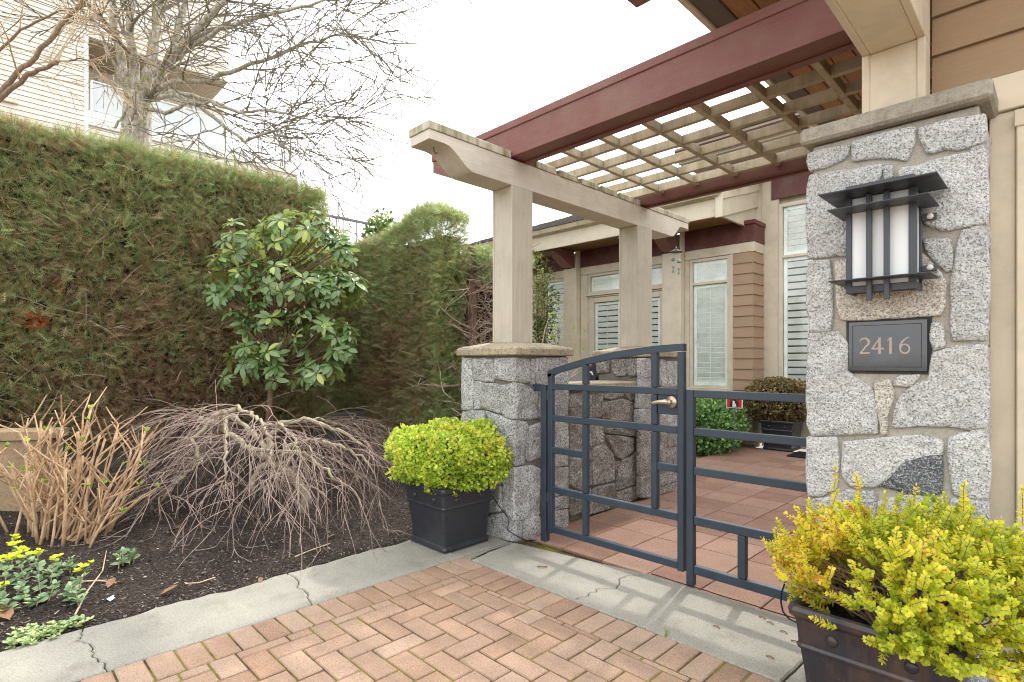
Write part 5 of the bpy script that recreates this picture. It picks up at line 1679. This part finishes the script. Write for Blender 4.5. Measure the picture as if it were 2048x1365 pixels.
for pts, rad in limbs:
    fine = []
    for i in range(len(pts)-1):
        for k in range(5): fine.append(pts[i].lerp(pts[i+1], k/5) + Vector((r.gauss(0,.008), r.gauss(0,.008), r.gauss(0,.008))))
    fine.append(pts[-1]); m = len(fine)
    MB().tube(fine, [1.35*rad*(1-.6*k/(m-1)) for k in range(m)], 7).build('limb', M['maple_limb'], mp, smooth=True)
    for j in range(17):
        k = r.randint(m//4, m-1); p = fine[k]
        out = Vector((p.x - cen.x, p.y - cen.y, 0))
        if out.length < .05: out = Vector((r.gauss(0,1), r.gauss(0,1), 0))
        out.normalize(); out.rotate(Matrix.Rotation(r.gauss(0, .75), 4, 'Z'))
        d = (out + Vector((0, 0, r.uniform(-.1, .55)))).normalized()
        L_ = r.uniform(.25, .92); segs = 10
        q = p.copy(); tp = [q.copy()]
        for s_ in range(segs):
            d = (d + Vector((r.gauss(0,.15), r.gauss(0,.15), -.13 + r.gauss(0,.09)))).normalized()
            q = q + d*(L_/segs)
            gz_ = soil_z(q.x, q.y) + .015
            if q.z < gz_: q.z = gz_ + r.uniform(0, .02); d.z = abs(d.z)*.1
            tp.append(q.copy())
        tws.tube(tp, [max(.0020, .0055*(1-.72*s_/segs)) for s_ in range(segs+1)], 3, False)
        for c2 in range(5):
            k2 = r.randint(2, segs); q = tp[k2].copy()
            d2 = ((tp[k2]-tp[k2-1]).normalized() + Vector((r.gauss(0,.6), r.gauss(0,.6), r.gauss(0,.35)))).normalized()
            t3 = [q.copy()]; L3 = r.uniform(.12, .42)
            for s_ in range(5):
                d2 = (d2 + Vector((r.gauss(0,.1), r.gauss(0,.1), -.13))).normalized()
                q = q + d2*(L3/5)
                gz_ = soil_z(q.x, q.y) + .012
                if q.z < gz_: q.z = gz_
                t3.append(q.copy())
            tws.tube(t3, [.0030,.0027,.0024,.0021,.0019,.0016], 3, False)
tag(tws.build('twigs', M['maple_twig'], mp, fix=False), kind='stuff')

# ------------------------------------------------------------------ pruned hydrangea canes with young leaves
r = random.Random(31)
hyb = onZ(100, 1098, .02)
hyd = thing('hydrangea', tuple(hyb), 'cut-back hydrangea of bare tan canes with a few bright new leaves', 'shrub')
fnl = MB(); lp, lf, ls = [], [], []
def bud(p, d, s=1.0):
    for k in range(r.randint(3, 6)):
        a = r.uniform(0, 6.28)
        dd = (d + Vector((math.cos(a), math.sin(a), 0))*.8).normalized()
        lp.append(tuple(p)); lf.append(tuple(dd)); ls.append(r.uniform(.035, .06)*s)
ncane = 0
for k in range(46):
    bx_ = hyb + Vector((RT[0], RT[1], 0))*r.gauss(0, .19) + Vector((F_[0], F_[1], 0))*r.uniform(-.12, .25)
    bx_.z = soil_z(bx_.x, bx_.y) - .02
    side = (bx_ - hyb).dot(Vector((RT[0], RT[1], 0)))
    lean = side*1.3 + r.gauss(0, .16)
    fwd = r.gauss(.08, .22)
    d = (Vector((0,0,1)) + Vector((RT[0], RT[1], 0))*lean + Vector((F_[0], F_[1], 0))*fwd).normalized()
    L_ = r.uniform(.40, .84) if k > 6 else r.uniform(.75, .95)
    pts = [bx_.copy()]; q = bx_.copy(); segs = 6
    for s_ in range(segs):
        d = (d + Vector((r.gauss(0,.05), r.gauss(0,.05), .04))).normalized(); q = q + d*(L_/segs); pts.append(q.copy())
    r0 = r.uniform(.006, .0125)
    rads = [r0*(1-.35*s_/segs) for s_ in range(segs+1)]
    rads[-1] *= 1.25
    MB().tube(pts, rads, 7).build('cane', M['hydrangea_cane'], hyd, smooth=True)
    for j in range(r.randint(3, 6)):
        k2 = r.randint(2, segs); p = pts[k2]
        sd_ = d.orthogonal(); sd_.rotate(Matrix.Rotation(r.uniform(0, 6.28), 4, d))
        nd = (d*.9 + sd_*r.uniform(.4, .9)).normalized(); LL = r.uniform(.06, .30)
        e2 = p + nd*LL + Vector((0,0,.02))
        fnl.tube([p, p.lerp(e2, .5) + Vector((0,0,-.006)), e2], [.006, .005, .0035], 5, True)
        if r.random() < .05: bud(e2, nd, .8)
    if r.random() < .12: bud(pts[-1], d, .9)
for k in range(10):         # low arching side canes on the right
    p = hyb + Vector((RT[0], RT[1], 0))*r.uniform(.05, .25); p.z = soil_z(p.x, p.y)
    q = p + Vector((RT[0], RT[1], 0))*r.uniform(.15, .5) + Vector((F_[0], F_[1], 0))*r.uniform(-.05, .3) + Vector((0,0,r.uniform(.15,.6)))
    fnl.tube([p, p.lerp(q, .4) + Vector((0,0,.0)), p.lerp(q, .75) + Vector((0,0,.02)), q], [.008, .007, .006, .004], 5)
    if r.random() < .4: bud(q, Vector((0,0,1)), .8)
tag(fnl.build('side_shoots', M['hydrangea_cane'], hyd), kind='stuff')
rg = np.random.default_rng(3)
N = len(lp)
tag(leaf_cloud('young_leaves', LEAFV, LEAFF, np.array(lp), frames_from(np.array(lf), rg.normal(0,.5,(N,3))+np.array([0,0,1.])), np.array(ls), M['bud_leaf'], hyd, rg.random(N)), kind='stuff')

# low wall of tan blocks behind the hydrangea
tbw = thing('block_wall', (-6.3, .25, .1), 'low tan block wall with a flat coping behind the hydrangea', 'wall')
p0 = at(-150, 990, 4.30); p1 = at(108, 990, 4.42)
ux = Vector((p1.x-p0.x, p1.y-p0.y, 0)).normalized(); uy = Vector((-ux.y, ux.x, 0))
Ltot = (p1-p0).length
for c_ in range(2):
    x = -.25*(c_ % 2)
    while x < Ltot - .02:
        a, b = max(0, x), min(Ltot, x+.58)
        if b - a > .05:
            cc_ = p0 + ux*(a+b)/2; cc_.z = .13 + .28*c_ + .138
            MB().obox(cc_ + uy*r.uniform(-.006,.006), ux*((b-a)/2-.004), uy*.13, Vector((0,0,.136))).build('block', M['tan_block'], tbw)
        x += .58
cc_ = p0 + ux*Ltot/2; cc_.z = .15 + .54 + .035
MB().obox(cc_, ux*(Ltot/2+.02), uy*.15, Vector((0,0,.033))).build('coping', M['tan_block'], tbw)

# ------------------------------------------------------------------ euphorbia and small seedlings
r = random.Random(41)
def rosette(mb_lists, p, n, L_, up, tint):
    P, Dv, S, T = mb_lists
    for k in range(n):
        a = r.uniform(0, 6.28)
        P.append(tuple(p)); Dv.append((math.cos(a), math.sin(a), up + r.uniform(-.25, .25))); S.append(L_*r.uniform(.7, 1.15)); T.append(min(1, max(0, tint + r.gauss(0, .18))))
def small_plant(name, label, cat, centres, heads, seed, grp=None, mat='euphorbia', L_=.055):
    t = thing(name, tuple(centres[0]), label, cat, grp)
    A_ = ([], [], [], []); B_ = ([], [], [], []); st = MB()
    for i, p in enumerate(centres):
        p = Vector(p); h = r.uniform(.03, .11) if i not in heads else r.uniform(.11, .17)
        lean = Vector((r.gauss(0,.02), r.gauss(0,.02), 0))
        tip = p + Vector((0,0,h)) + lean
        st.tube([p - Vector((0,0,.02)), p.lerp(tip, .5), tip], [.004, .0035, .003], 4)
        for s_ in range(4):
            rosette(A_, p.lerp(tip, .25 + .22*s_), 5, L_*(1-.12*s_), .25 + .2*s_, .45)
        if i in heads:
            for q in range(7):
                rosette(B_, tip + Vector((r.gauss(0,.018), r.gauss(0,.018), r.uniform(0,.03))), 6, .027, .5, .5)
    tag(st.build('stems', M['twig_tan'], t), kind='stuff')
    rg = np.random.default_rng(seed)
    N = len(A_[0])
    tag(leaf_cloud('leaves', LEAFV, LEAFF, np.array(A_[0]), frames_from(np.array(A_[1]), rg.normal(0,.3,(N,3))+np.array([0,0,1.])), np.array(A_[2]), M[mat], t, np.array(A_[3])), kind='stuff')
    N = len(B_[0])
    if N: tag(leaf_cloud('flower_heads', LEAFV, LEAFF, np.array(B_[0]), frames_from(np.array(B_[1]), rg.normal(0,.3,(N,3))+np.array([0,0,1.])), np.array(B_[2]), M['lime'], t, rg.random(N)), kind='stuff')
    return t
def gp(px, py):
    p = onZ(px, py, .02); p.z = soil_z(p.x, p.y); return p
cs = [gp(*q) for q in [(22,1150),(34,1140),(50,1165),(66,1150),(78,1162),(-10,1160),(-25,1190),(10,1185),(30,1195),(52,1205),(82,1190),(100,1175),(115,1165),(8,1215),(-15,1225),(70,1215),(95,1205),(-40,1170),(20,1225),(40,1180)]]
small_plant('euphorbia', 'clump of blue-green euphorbia with lime-yellow flower heads below the hydrangea', 'plant', cs, {0,1,2,3,4,5,6,7,11,14}, 51)
cs = [gp(*q) for q in [(150,1195),(146,1203),(158,1208),(135,1200)]]
small_plant('euphorbia', 'small euphorbia sprig with one lime head near the kerb crack', 'plant', cs, {0}, 52)
cs = [gp(*q) for q in [(128,1148),(118,1150),(140,1152)]]
small_plant('seedling', 'dark green seedling right of the lime-flowered clump', 'plant', cs, set(), 53)
cs = [gp(*q) for q in [(258,1133),(246,1136),(268,1128),(236,1142)]]
small_plant('seedling', 'bushy green seedling alone in the bare soil', 'plant', cs, set(), 54)
cs = [gp(*q) for q in [(298,975),(302,978)]]
small_plant('seedling', 'tiny seedling with a lime tip beside the drooping maple twigs', 'plant', cs, set(), 55)
sg = [gp(*q) for q in [(40,1268),(55,1262),(70,1258),(85,1256),(100,1256),(115,1252),(130,1248),(145,1246),(60,1275),(80,1270),(100,1266),(45,1280),(150,1242),(35,1275)]]
t_ = thing('sedum_mat', tuple(sg[4]), 'low pale grey-green mat of foliage spilling onto the kerb', 'plant')
A_ = ([], [], [], [])
for p in sg:
    for k in range(14):
        rosette(A_, Vector(p) + Vector((r.gauss(0,.025), r.gauss(0,.025), r.uniform(.005,.035))), 5, .022, .5, .75)
rg = np.random.default_rng(8); N = len(A_[0])
tag(leaf_cloud('leaves', LEAFV, LEAFF, np.array(A_[0]), frames_from(np.array(A_[1]), rg.normal(0,.3,(N,3))+np.array([0,0,1.])), np.array(A_[2]), M['euphorbia'], t_, np.array(A_[3])), kind='stuff')

# litter on the soil
def dry_leaf(px, py, s, label):
    p = gp(px, py) + Vector((0,0,.012)); a = r.uniform(0, 6.28)
    vs, fs = rleaf_mesh(s, s*.55, -.35, .5)
    m = Matrix.Rotation(a, 4, 'Z'); 
    o = MB().add([tuple(p + (m @ Vector(v))) for v in vs], fs).build('dry_leaf', M['dead_leaf'], None, smooth=True, fix=False)
    tag(o, label, 'leaf', 'dry leaves on the soil')
for q, lb_ in [((335,1075,.10),'curled brown leaf on the soil under the maple twig tips'),((318,1185,.09),'broad dry brown leaf on the soil close to the kerb'),((215,1180,.08),'dry brown leaf beside the pale paper scrap'),((655,1075,.06),'dry leaf on the soil near the dark planter'),((20,1240,.12),'long reddish dry leaf below the lime-flowered clump'),((520,1160,.05),'small dry leaf at the edge of the concrete kerb'),((182,1105,.08),'dry leaf at the foot of the hydrangea canes')]:
    dry_leaf(*q, lb_)
pp = gp(222, 1195)
mb = MB(); vs = [(-.022,-.012,.012),(.0,-.02,.018),(.026,-.008,.010),(.018,.016,.020),(-.004,.010,.012),(-.02,.018,.022)]
mb.add([tuple(pp + Vector(v)) for v in vs] + [tuple(pp + Vector(v) - Vector((0,0,.003))) for v in vs], [(0,1,4,5),(1,2,3,4),(6,11,10,7),(7,10,9,8),(0,6,7,1),(1,7,8,2),(2,8,9,3),(3,9,10,4),(4,10,11,5),(5,11,6,0)])
tag(mb.build('paper_scrap', M['paper']), 'crumpled pale blue paper scrap on the soil by the kerb', 'litter')
def pebble(px, py, s):
    p = gp(px, py)
    o = MB().lathe(p + Vector((0,0,.002)), [(s*.6, 0), (s, s*.4), (s*.85, s*.8), (s*.3, s*1.05), (.0005, s*1.08)], 9).build('pebble', M['pebble'], None, smooth=True)
    tag(o, 'small rounded grey pebble on the dark soil', 'pebble', 'pebbles on the soil')
for q in [(290,1153,.011),(265,1158,.007),(215,1128,.008),(410,1135,.006),(470,1120,.007),(610,1075,.006)]: pebble(*q)
for k, q in enumerate([[(150,1225),(172,1190),(205,1150),(213,1115)], [(160,1170),(200,1166),(232,1170)], [(430,1150),(400,1160),(370,1163)], [(590,1110),(620,1098),(660,1085)]]):
    o = MB().tube([gp(*z) + Vector((0,0,.010)) for z in q], [.005,.004,.0035,.002][:len(q)], 5).build('fallen_twig', M['twig_tan'])
    tag(o, ('long forked fallen twig beside the lime-flowered clump', 'short curved fallen twig near the pale paper scrap', 'thin fallen twig lying beside the kerb', 'thin fallen twig on the soil below the maple trunk')[k], 'twig', 'fallen twigs on the soil')
# ------------------------------------------------------------------ square glazed planters and their shrubs
def planter(name, label, xc, yc, mat, grp='square dark planters', zb=.004, n_studs=2):
    t = thing(name, (xc, yc, zb), label, 'planter', grp)
    def ring(h, w): return [(xc-h, yc-h, w), (xc+h, yc-h, w), (xc+h, yc+h, w), (xc-h, yc+h, w)]
    prof = [(.185, 0), (.205, .004), (.209, .018), (.204, .034), (.194, .042), (.197, .10), (.206, .20), (.217, .288), (.224, .293), (.226, .302), (.222, .311), (.2255, .36), (.230, .395), (.238, .402), (.246, .412), (.248, .428), (.243, .442), (.232, .446), (.222, .442), (.214, .425), (.205, .36)]
    def rr(h, z, c=.018):
        o = []
        for (sx, sy) in ((-1,-1), (1,-1), (1,1), (-1,1)):
            x, y = xc + sx*h, yc + sy*h
            a = (x - sx*c, y); b = (x, y - sy*c); m_ = (x - sx*c*.29, y - sy*c*.29)
            o += [b, m_, a] if sx*sy > 0 else [a, m_, b]
        return [(p[0], p[1], zb + z) for p in o]
    vs = []; fs = []; n = 12
    for h, z in prof: vs += rr(h, z)
    for k in range(len(prof)-1):
        for i in range(n): fs.append((k*n+i, k*n+(i+1) % n, (k+1)*n+(i+1) % n, (k+1)*n+i))
    fs.append(tuple(range(n))[::-1])
    pot = MB().add(vs, fs).build('pot', M[mat], t)
    for s_ in range(n_studs):
        o_ = -.11 + .22*s_/(n_studs-1)
        for dx, dy in ((0,-1), (1,0), (-1,0)):
            c = (xc + (o_ if dx == 0 else dx*.2235), yc + (o_ if dy == 0 else dy*.2235), zb + .352)
            MB().lathe(c, [(.020, 0), (.019, .005), (.013, .010), (.001, .012)], 14, (dx, dy, -.04)).build('stud', M[mat], pot, smooth=True)
    MB().add([(xc-.206, yc-.206, zb+.36), (xc+.206, yc-.206, zb+.36), (xc+.206, yc+.206, zb+.36), (xc-.206, yc+.206, zb+.36)], [(0,1,2,3)]).build('potting_soil', M['soil'], t)
    return t
PLA = (-3.155, 2.480); PLB = (-.445, 2.295); PLC = (-3.0, 8.68)
planter('planter', 'square near-black planter holding the round lime boxwood by the hinge pier', *PLA, 'glaze_black')
planter('planter', 'square brown-black planter holding the golden boxwood before the tall pillar', *PLB, 'glaze')
planter('planter', 'square black planter holding the bronze shrub across the courtyard', *PLC, 'glaze_far', zb=-.006)

BLV = [(0,0,0), (-.36,.34,.09), (.36,.34,.09), (-.34,.72,.08), (.34,.72,.08), (0,1,.03), (0,.5,-.03)]
BLF = [(0,6,1), (0,2,6), (1,6,3), (6,2,4), (3,6,5), (6,4,5)]
def boxwood(name, label, c, rad, n, size, mat, seed, stems, power=2.6, lump=.06, zs=.45):
    """clipped bush: leaves on a lumpy rounded-box shell plus inner fill"""
    t = thing(name, (c[0], c[1], zs), label, 'shrub')
    rg = np.random.default_rng(seed)
    d = rg.normal(0, 1, (n, 3)); d /= np.linalg.norm(d, axis=1)[:, None]
    k = (np.abs(d)**power).sum(1)**(-1/power)
    sh = 1 - np.abs(rg.normal(0, .10, n)) - (rg.random(n) < .25)*rg.random(n)*.5
    lumps = np.array([1 + lump*1.4*nz(q, 2.1, seed) + lump*nz(q, 5.5, seed+3.) for q in d])
    P = np.array(c) + d*(k*sh*lumps)[:, None]*np.array(rad)
    dirs = d*.9 + rg.normal(0, .8, (n, 3)) + np.array([0, 0, .35])
    fr = frames_from(dirs, d + rg.normal(0, .5, (n, 3)))
    T = np.clip(.5 + .28*np.array([nz(q, 3.2, 30.+seed) for q in d]) + rg.normal(0, .26, n) + .12*d[:, 2], 0, 1)
    tag(leaf_cloud('foliage', BLV, BLF, P, fr, rg.uniform(size*.7, size*1.25, n), M[mat], t, T), kind='stuff')
    core_ = MB(); m = 10
    vs = []; fs = []
    for i in range(m+1):
        for j in range(2*m):
            th, ph = math.pi*i/m, math.pi*j/m
            q = np.array([math.sin(th)*math.cos(ph), math.sin(th)*math.sin(ph), math.cos(th)])
            kk = (np.abs(q)**power).sum()**(-1/power)*.66
            vs.append(tuple(np.array(c) + q*kk*np.array(rad)))
    for i in range(m):
        for j in range(2*m):
            fs.append((i*2*m+j, (i+1)*2*m+j, (i+1)*2*m+(j+1) % (2*m), i*2*m+(j+1) % (2*m)))
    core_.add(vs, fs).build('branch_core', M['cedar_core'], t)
    st = MB(); r = random.Random(seed)
    for s_ in range(stems):
        a = r.uniform(0, 6.28); b = Vector((c[0] + .05*math.cos(a), c[1] + .05*math.sin(a), zs - .1))
        q = Vector(c) + Vector((math.cos(a)*rad[0]*.7, math.sin(a)*rad[1]*.7, r.uniform(-.4, .6)*rad[2]))
        st.tube([b, b.lerp(q, .5), q], [.01, .007, .003], 5)
    tag(st.build('stems', M['rhodo_bark'], t), kind='stuff')
    return t
boxwood('boxwood', 'dense round lime-green boxwood in the planter by the hinge pier', (PLA[0]+.005, PLA[1], .628), (.365, .345, .215), 18000, .0245, 'box_green', 61, 8, 3.4, .19)
boxwood('bronze_shrub', 'bronze-leaved dwarf shrub in the black planter across the courtyard', (PLC[0]-.05, PLC[1], .72), (.50, .34, .34), 9000, .035, 'dark_shrub', 62, 8, 2.2, .14, .43)
boxwood('ground_shrub', 'mounded dark green evergreen shrub spreading in the courtyard bed', (-4.35, 7.85, .33), (1.02, .72, .43), 16000, .052, 'green_shrub', 63, 14, 3.2, .09, .1)

# golden boxwood: open bush of leafy sprigs with bare brown stems inside
r = random.Random(71)
gb = thing('golden_boxwood', (PLB[0], PLB[1], .36), 'open golden-yellow boxwood spilling over the big planter before the pillar', 'shrub')
wd = MB(); LP, LD, LN, LS, LT = [], [], [], [], []
c0 = Vector((PLB[0]+.07, PLB[1], .37))
def sprig(tip, d, L_, tint, dense=1.0):
    d = d.normalized(); q = tip - d*L_*.6; n = int(11*dense) + r.randint(0, 4)
    pts = []
    for k in range(n+1):
        d = (d + Vector((r.gauss(0,.05), r.gauss(0,.05), .015 + r.gauss(0,.04)))).normalized()
        pts.append(q.copy()); q = q + d*(L_/n)
    wd.tube(pts[::3] + [q], [.0013]*len(pts[::3]) + [.0007], 3, False)
    u = d.orthogonal().normalized()
    for k, p in enumerate(pts):
        u.rotate(Matrix.Rotation(1.57 + r.gauss(0,.2), 4, d))
        for sg in (-1, 1):
            dd = (u*sg + d*r.uniform(.4, .9)).normalized()
            LP.append(tuple(p + dd*.002)); LD.append(tuple(dd)); LN.append(tuple(d*.9 - u*sg*.3 + Vector((r.gauss(0,.2), r.gauss(0,.2), r.gauss(0,.2)))))
            LS.append(r.uniform(.014, .0235)*(1 - .3*(k/n)**2)); LT.append(min(1, max(0, tint + r.gauss(0,.2) + .12*k/n)))
    LP.append(tuple(q)); LD.append(tuple(d)); LN.append(tuple(u)); LS.append(.012); LT.append(min(1, tint+.2))
for k in range(1400):
    v = Vector((r.gauss(0,1), r.gauss(0,1), r.gauss(0,1))).normalized()
    if v.z < -.45: v.z = -v.z*.3; v.normalize()
    kk = (abs(v.x)**2.6 + abs(v.y)**2.6 + abs(v.z)**2.6)**(-1/2.6)
    lum = 1 + .20*nz(v, 2.2, 5.) + .10*nz(v, 5., 8.)
    rr_ = kk*lum*(r.uniform(.78, 1.04))
    p = c0 + Vector((v.x*.385, v.y*.37, v.z*(.295 if v.z > 0 else .13) + .11))*rr_ + Vector((.02, 0, 0))
    # leave the open hollow that shows bare stems at the front left
    hol = (p - Vector((PLB[0]-.10, PLB[1]-.33, .58)))
    if hol.length < .17 and r.random() < .75: continue
    if p.y < PLB[1]-.12 and p.x < PLB[0]+.0 and p.z < .54 and r.random() < .85: continue
    if p.y < PLB[1]-.18 and p.z < .47 and p.x < PLB[0]+.12 and r.random() < .6: continue
    tint = .50 + .40*nz(p, 3.4, 2.) + (.10 if p.x < PLB[0]-.05 else -.12) + r.gauss(0,.08)
    d = (v + Vector((r.gauss(0,.45), r.gauss(0,.45), .25 + r.gauss(0,.3))))
    sprig(p, d, r.uniform(.05, .095), tint)
    if r.random() < .09:
        b = c0 + Vector((r.gauss(0,.05), r.gauss(0,.05), -.03)); m_ = b.lerp(p, .5) + Vector((r.gauss(0,.03), r.gauss(0,.03), .03))
        wd.tube([b, m_, p - d.normalized()*.04], [.005, .003, .0015], 4, False)
for k in range(5):
    a = -.28 + .14*k + r.gauss(0, .02)
    p = c0 + Vector((a, r.uniform(-.1, .15), .44 + r.uniform(-.02, .05)))
    sprig(p, Vector((r.gauss(0,.15), r.gauss(0,.15), 1)), .11, .6)
tag(wd.build('stems', M['twig_brown'], gb, fix=False), kind='stuff')
N = len(LP)
tag(leaf_cloud('foliage', BLV, BLF, np.array(LP), frames_from(np.array(LD), np.array(LN)), np.array(LS), M['box_yellow'], gb, np.array(LT)), kind='stuff')
# ------------------------------------------------------------------ small courtyard things
# wind chime below the rear end of the beige beam
wc = thing('wind_chime', (-3.1, 5.62, 2.40), 'wind chime with a black pagoda roof and small verdigris bells under the beam end', 'wind chime')
wx, wy = -3.10, 5.58
cq = onY(1352, 500, wy); wx = cq.x; zt = cq.z
MB().tube([(wx, wy, zt+.01), (wx, wy, 2.79)], .003, 5).build('cord', M['black_rubber'], wc)
MB().lathe((wx, wy, zt), [(.006, .02), (.012, .012), (.04, -.008), (.078, -.022), (.080, -.027), (.001, -.024)], 6).build('pagoda_roof', M['black_print'], wc)
MB().lathe((wx, wy, zt), [(.006, .034), (.010, .028), (.006, .020)], 8).build('bead', M['screw'], wc, smooth=True)
for dx, lo in ((-.035, .15), (.035, .18)):
    s_ = MB().tube([(wx+dx, wy, zt-.024), (wx+dx, wy, zt-lo-.10)], .0015, 4).build('string', M['white_trim'], wc)
    MB().lathe((wx+dx, wy, zt-.055), [(.003, .018), (.008, .0), (.008, -.004)], 8).build('bead', M['screw'], wc)
    MB().lathe((wx+dx, wy, zt-lo+.045), [(.004, .022), (.014, .016), (.020, .002), (.023, -.014), (.001, -.012)], 12).build('bell', M['teal'], wc, smooth=True)
    fg = MB()
    z = zt-lo-.055
    for a, b in (((0,.03),(0,-.02)), ((-.018,.022),(.018,.008)), ((0,-.02),(-.014,-.05)), ((0,-.02),(.015,-.045))):
        fg.tube([(wx+dx+a[0], wy, z+a[1]), (wx+dx+b[0], wy, z+b[1])], .005, 5)
    fg.build('dangling_figure', M['teal'], wc)
# small red security sign on a stake in the shrub bed
sg = thing('yard_sign', (-3.55, 7.55, .3), 'small red and black printed sign standing in the green shrub', 'sign')
c = onY(1469, 797, 7.75)
MB().tube([(c.x, 7.757, .1), (c.x, 7.757, c.z+.02)], .006, 6).build('stake', M['rail_metal'], sg)
sx, sz = c.x, c.z - .02
MB().cbox(sx-.118, sx+.118, 7.745, 7.750, sz-.12, sz+.10, .002).build('panel', M['white_print'], sg)
for (a, b, z0, z1) in ((-.105, -.062, -.11, .095), (.062, .105, -.11, .095)):
    MB().box(sx+a, sx+b, 7.7435, 7.7448, sz+z0, sz+z1).build('red_field', M['red_print'], sg)
MB().box(sx-.061, sx+.061, 7.7435, 7.7448, sz-.11, sz+.095).build('black_field', M['black_print'], sg)
for dz in (0, -.03):
    MB().prism([(sx-.058, sz+.012+dz), (sx, sz+.060+dz), (sx+.058, sz+.012+dz), (sx+.058, sz+.0+dz), (sx, sz+.046+dz), (sx-.058, sz+.0+dz)], 'y', 7.7422, 7.7434).build('roof_mark', M['red_print'], sg)
MB().prism([(sx-.03, sz-.10), (sx-.022, sz-.04), (sx-.034, sz-.035), (sx-.008, sz-.012), (sx+.010, sz-.03), (sx+.004, sz-.05), (sx+.022, sz-.06), (sx+.03, sz-.10)], 'y', 7.7422, 7.7434).build('white_mark', M['white_print'], sg)
# door mat
mt = MB().cbox(-2.72, -1.9, 8.05, 8.55, -.004, .012, .004).build('door_mat', M['black_rubber'])
tag(mt, 'thin black door mat beside the far planter', 'mat')
# covered barbecue behind the low wall
bq = thing('covered_barbecue', (-3.75, 4.45, 0), 'grey fabric cover with navy end panel showing behind the low wall', 'cover')
pA = at(1150, 752, 5.75); pB = at(1187, 756, 5.75)
x1 = pB.x + .02; yb = pB.y
MB().prism([(x1-1.0, 0.), (x1-.16, 0.), (x1-.16, 1.13), (x1-.03, 1.29), (x1-.10, 1.30), (x1-.95, 1.16)], 'y', yb, yb+.55).build('cover', M['cover_grey'], bq)
MB().prism([(x1-.158, 0.), (x1-.0, 0.), (x1+.015, 1.15), (x1+.0, 1.19), (x1-.03, 1.285), (x1-.158, 1.12)], 'y', yb-.012, yb+.56).build('end_panel', M['cover_navy'], bq)
MB().prism([(x1-.085, 1.165), (x1-.062, 1.205), (x1-.030, 1.205), (x1-.012, 1.165), (x1-.028, 1.165), (x1-.040, 1.19), (x1-.056, 1.19), (x1-.068, 1.165)], 'y', yb-.014, yb-.0125).build('emblem', M['white_print'], bq)
# bare budding twigs above the low wall
r = random.Random(77)
tw_ = thing('budding_shrub', tuple(at(1120, 900, 5.7)), 'bare pale twigs with swelling yellow-green buds behind the low wall', 'shrub')
WLOC[tw_.name].z = 0; tw_.location.z = 0
st = MB(); bp, bd_ = [], []
b0 = Vector(tw_.location); b0.z = 0
for path in ([(1118,760),(1140,725),(1150,690),(1168,664)], [(1120,760),(1112,710),(1114,660),(1122,636)], [(1095,760),(1082,700),(1090,660),(1100,630)], [(1128,770),(1155,745),(1162,715),(1164,700)], [(1110,760),(1113,700),(1104,676)], [(1135,770),(1148,745),(1163,735)], [(1118,700),(1130,640)], [(1150,690),(1148,660)], [(1088,700),(1108,655)], [(1130,765),(1168,738)]):
    p = [at(x, y, 5.7 + .02*i) for i, (x, y) in enumerate(path)]
    st.tube([b0.lerp(p[0], .6)] + p if path[0][1] > 720 else p, [.006]*(len(p) + (1 if path[0][1] > 720 else 0) - 1) + [.003], 4, False)
    for k in range(4): bp.append(tuple(p[-1])); bd_.append((r.gauss(0,.5), r.gauss(0,.5), 1))
st.tube([b0, b0 + Vector((0,0,.6)), at(1118,760,5.7)], [.02, .012, .006], 6)
st.build('stems', M['twig_tan'], tw_, fix=False)
N = len(bp); rg = np.random.default_rng(6)
tag(leaf_cloud('buds', LEAFV, LEAFF, np.array(bp), frames_from(np.array(bd_), rg.normal(0,.5,(N,3))+np.array([1.,0,0])), rg.uniform(.02,.045,N), M['bud_leaf'], tw_, rg.random(N)), kind='stuff')
# little weed beside the tall pillar and litter on the strip
t_ = small_plant('weed', 'little green weed growing against the courtyard side of the pillar', 'plant', [Vector((-.99, 3.42, 0.)), Vector((-.97, 3.40, 0.))], set(), 57, L_=.06, mat='green_shrub')
o = MB().tube([(-2.36,2.56,.006),(-2.33,2.565,.010),(-2.315,2.58,.008),(-2.31,2.60,.006)], .004, 5).build('seed_pod', M['dead_leaf']); tag(o, 'curled reddish seed pod lying on the concrete strip', 'litter')
for k, (x, y) in enumerate([(-1.05,2.83),(-.97,2.78),(-1.10,2.86),(-.90,2.72),(-1.22,2.60),(-.93,2.50)]):
    o = MB().tube([(x, y, .004), (x+.02, y+.006, .006), (x+.035, y-.004, .004)], .003, 4).build('leaf_crumb', M['dead_leaf']); tag(o, 'tiny dry leaf crumb on the sunlit concrete', 'litter', 'leaf crumbs on the strip')
gr = thing('grass_tuft', (-1.33, 2.34, 0), 'single grass tuft in the joint between brick and concrete strip', 'plant')
gm_ = MB()
for a in (-.5, .1, .6, 1.4):
    gm_.tube([(-1.33, 2.34, 0), (-1.33+.012*a, 2.345, .03), (-1.33+.035*a, 2.35, .045)], [.0016,.0014,.0005], 3)
gm_.build('blades', M['bud_leaf'], gr)
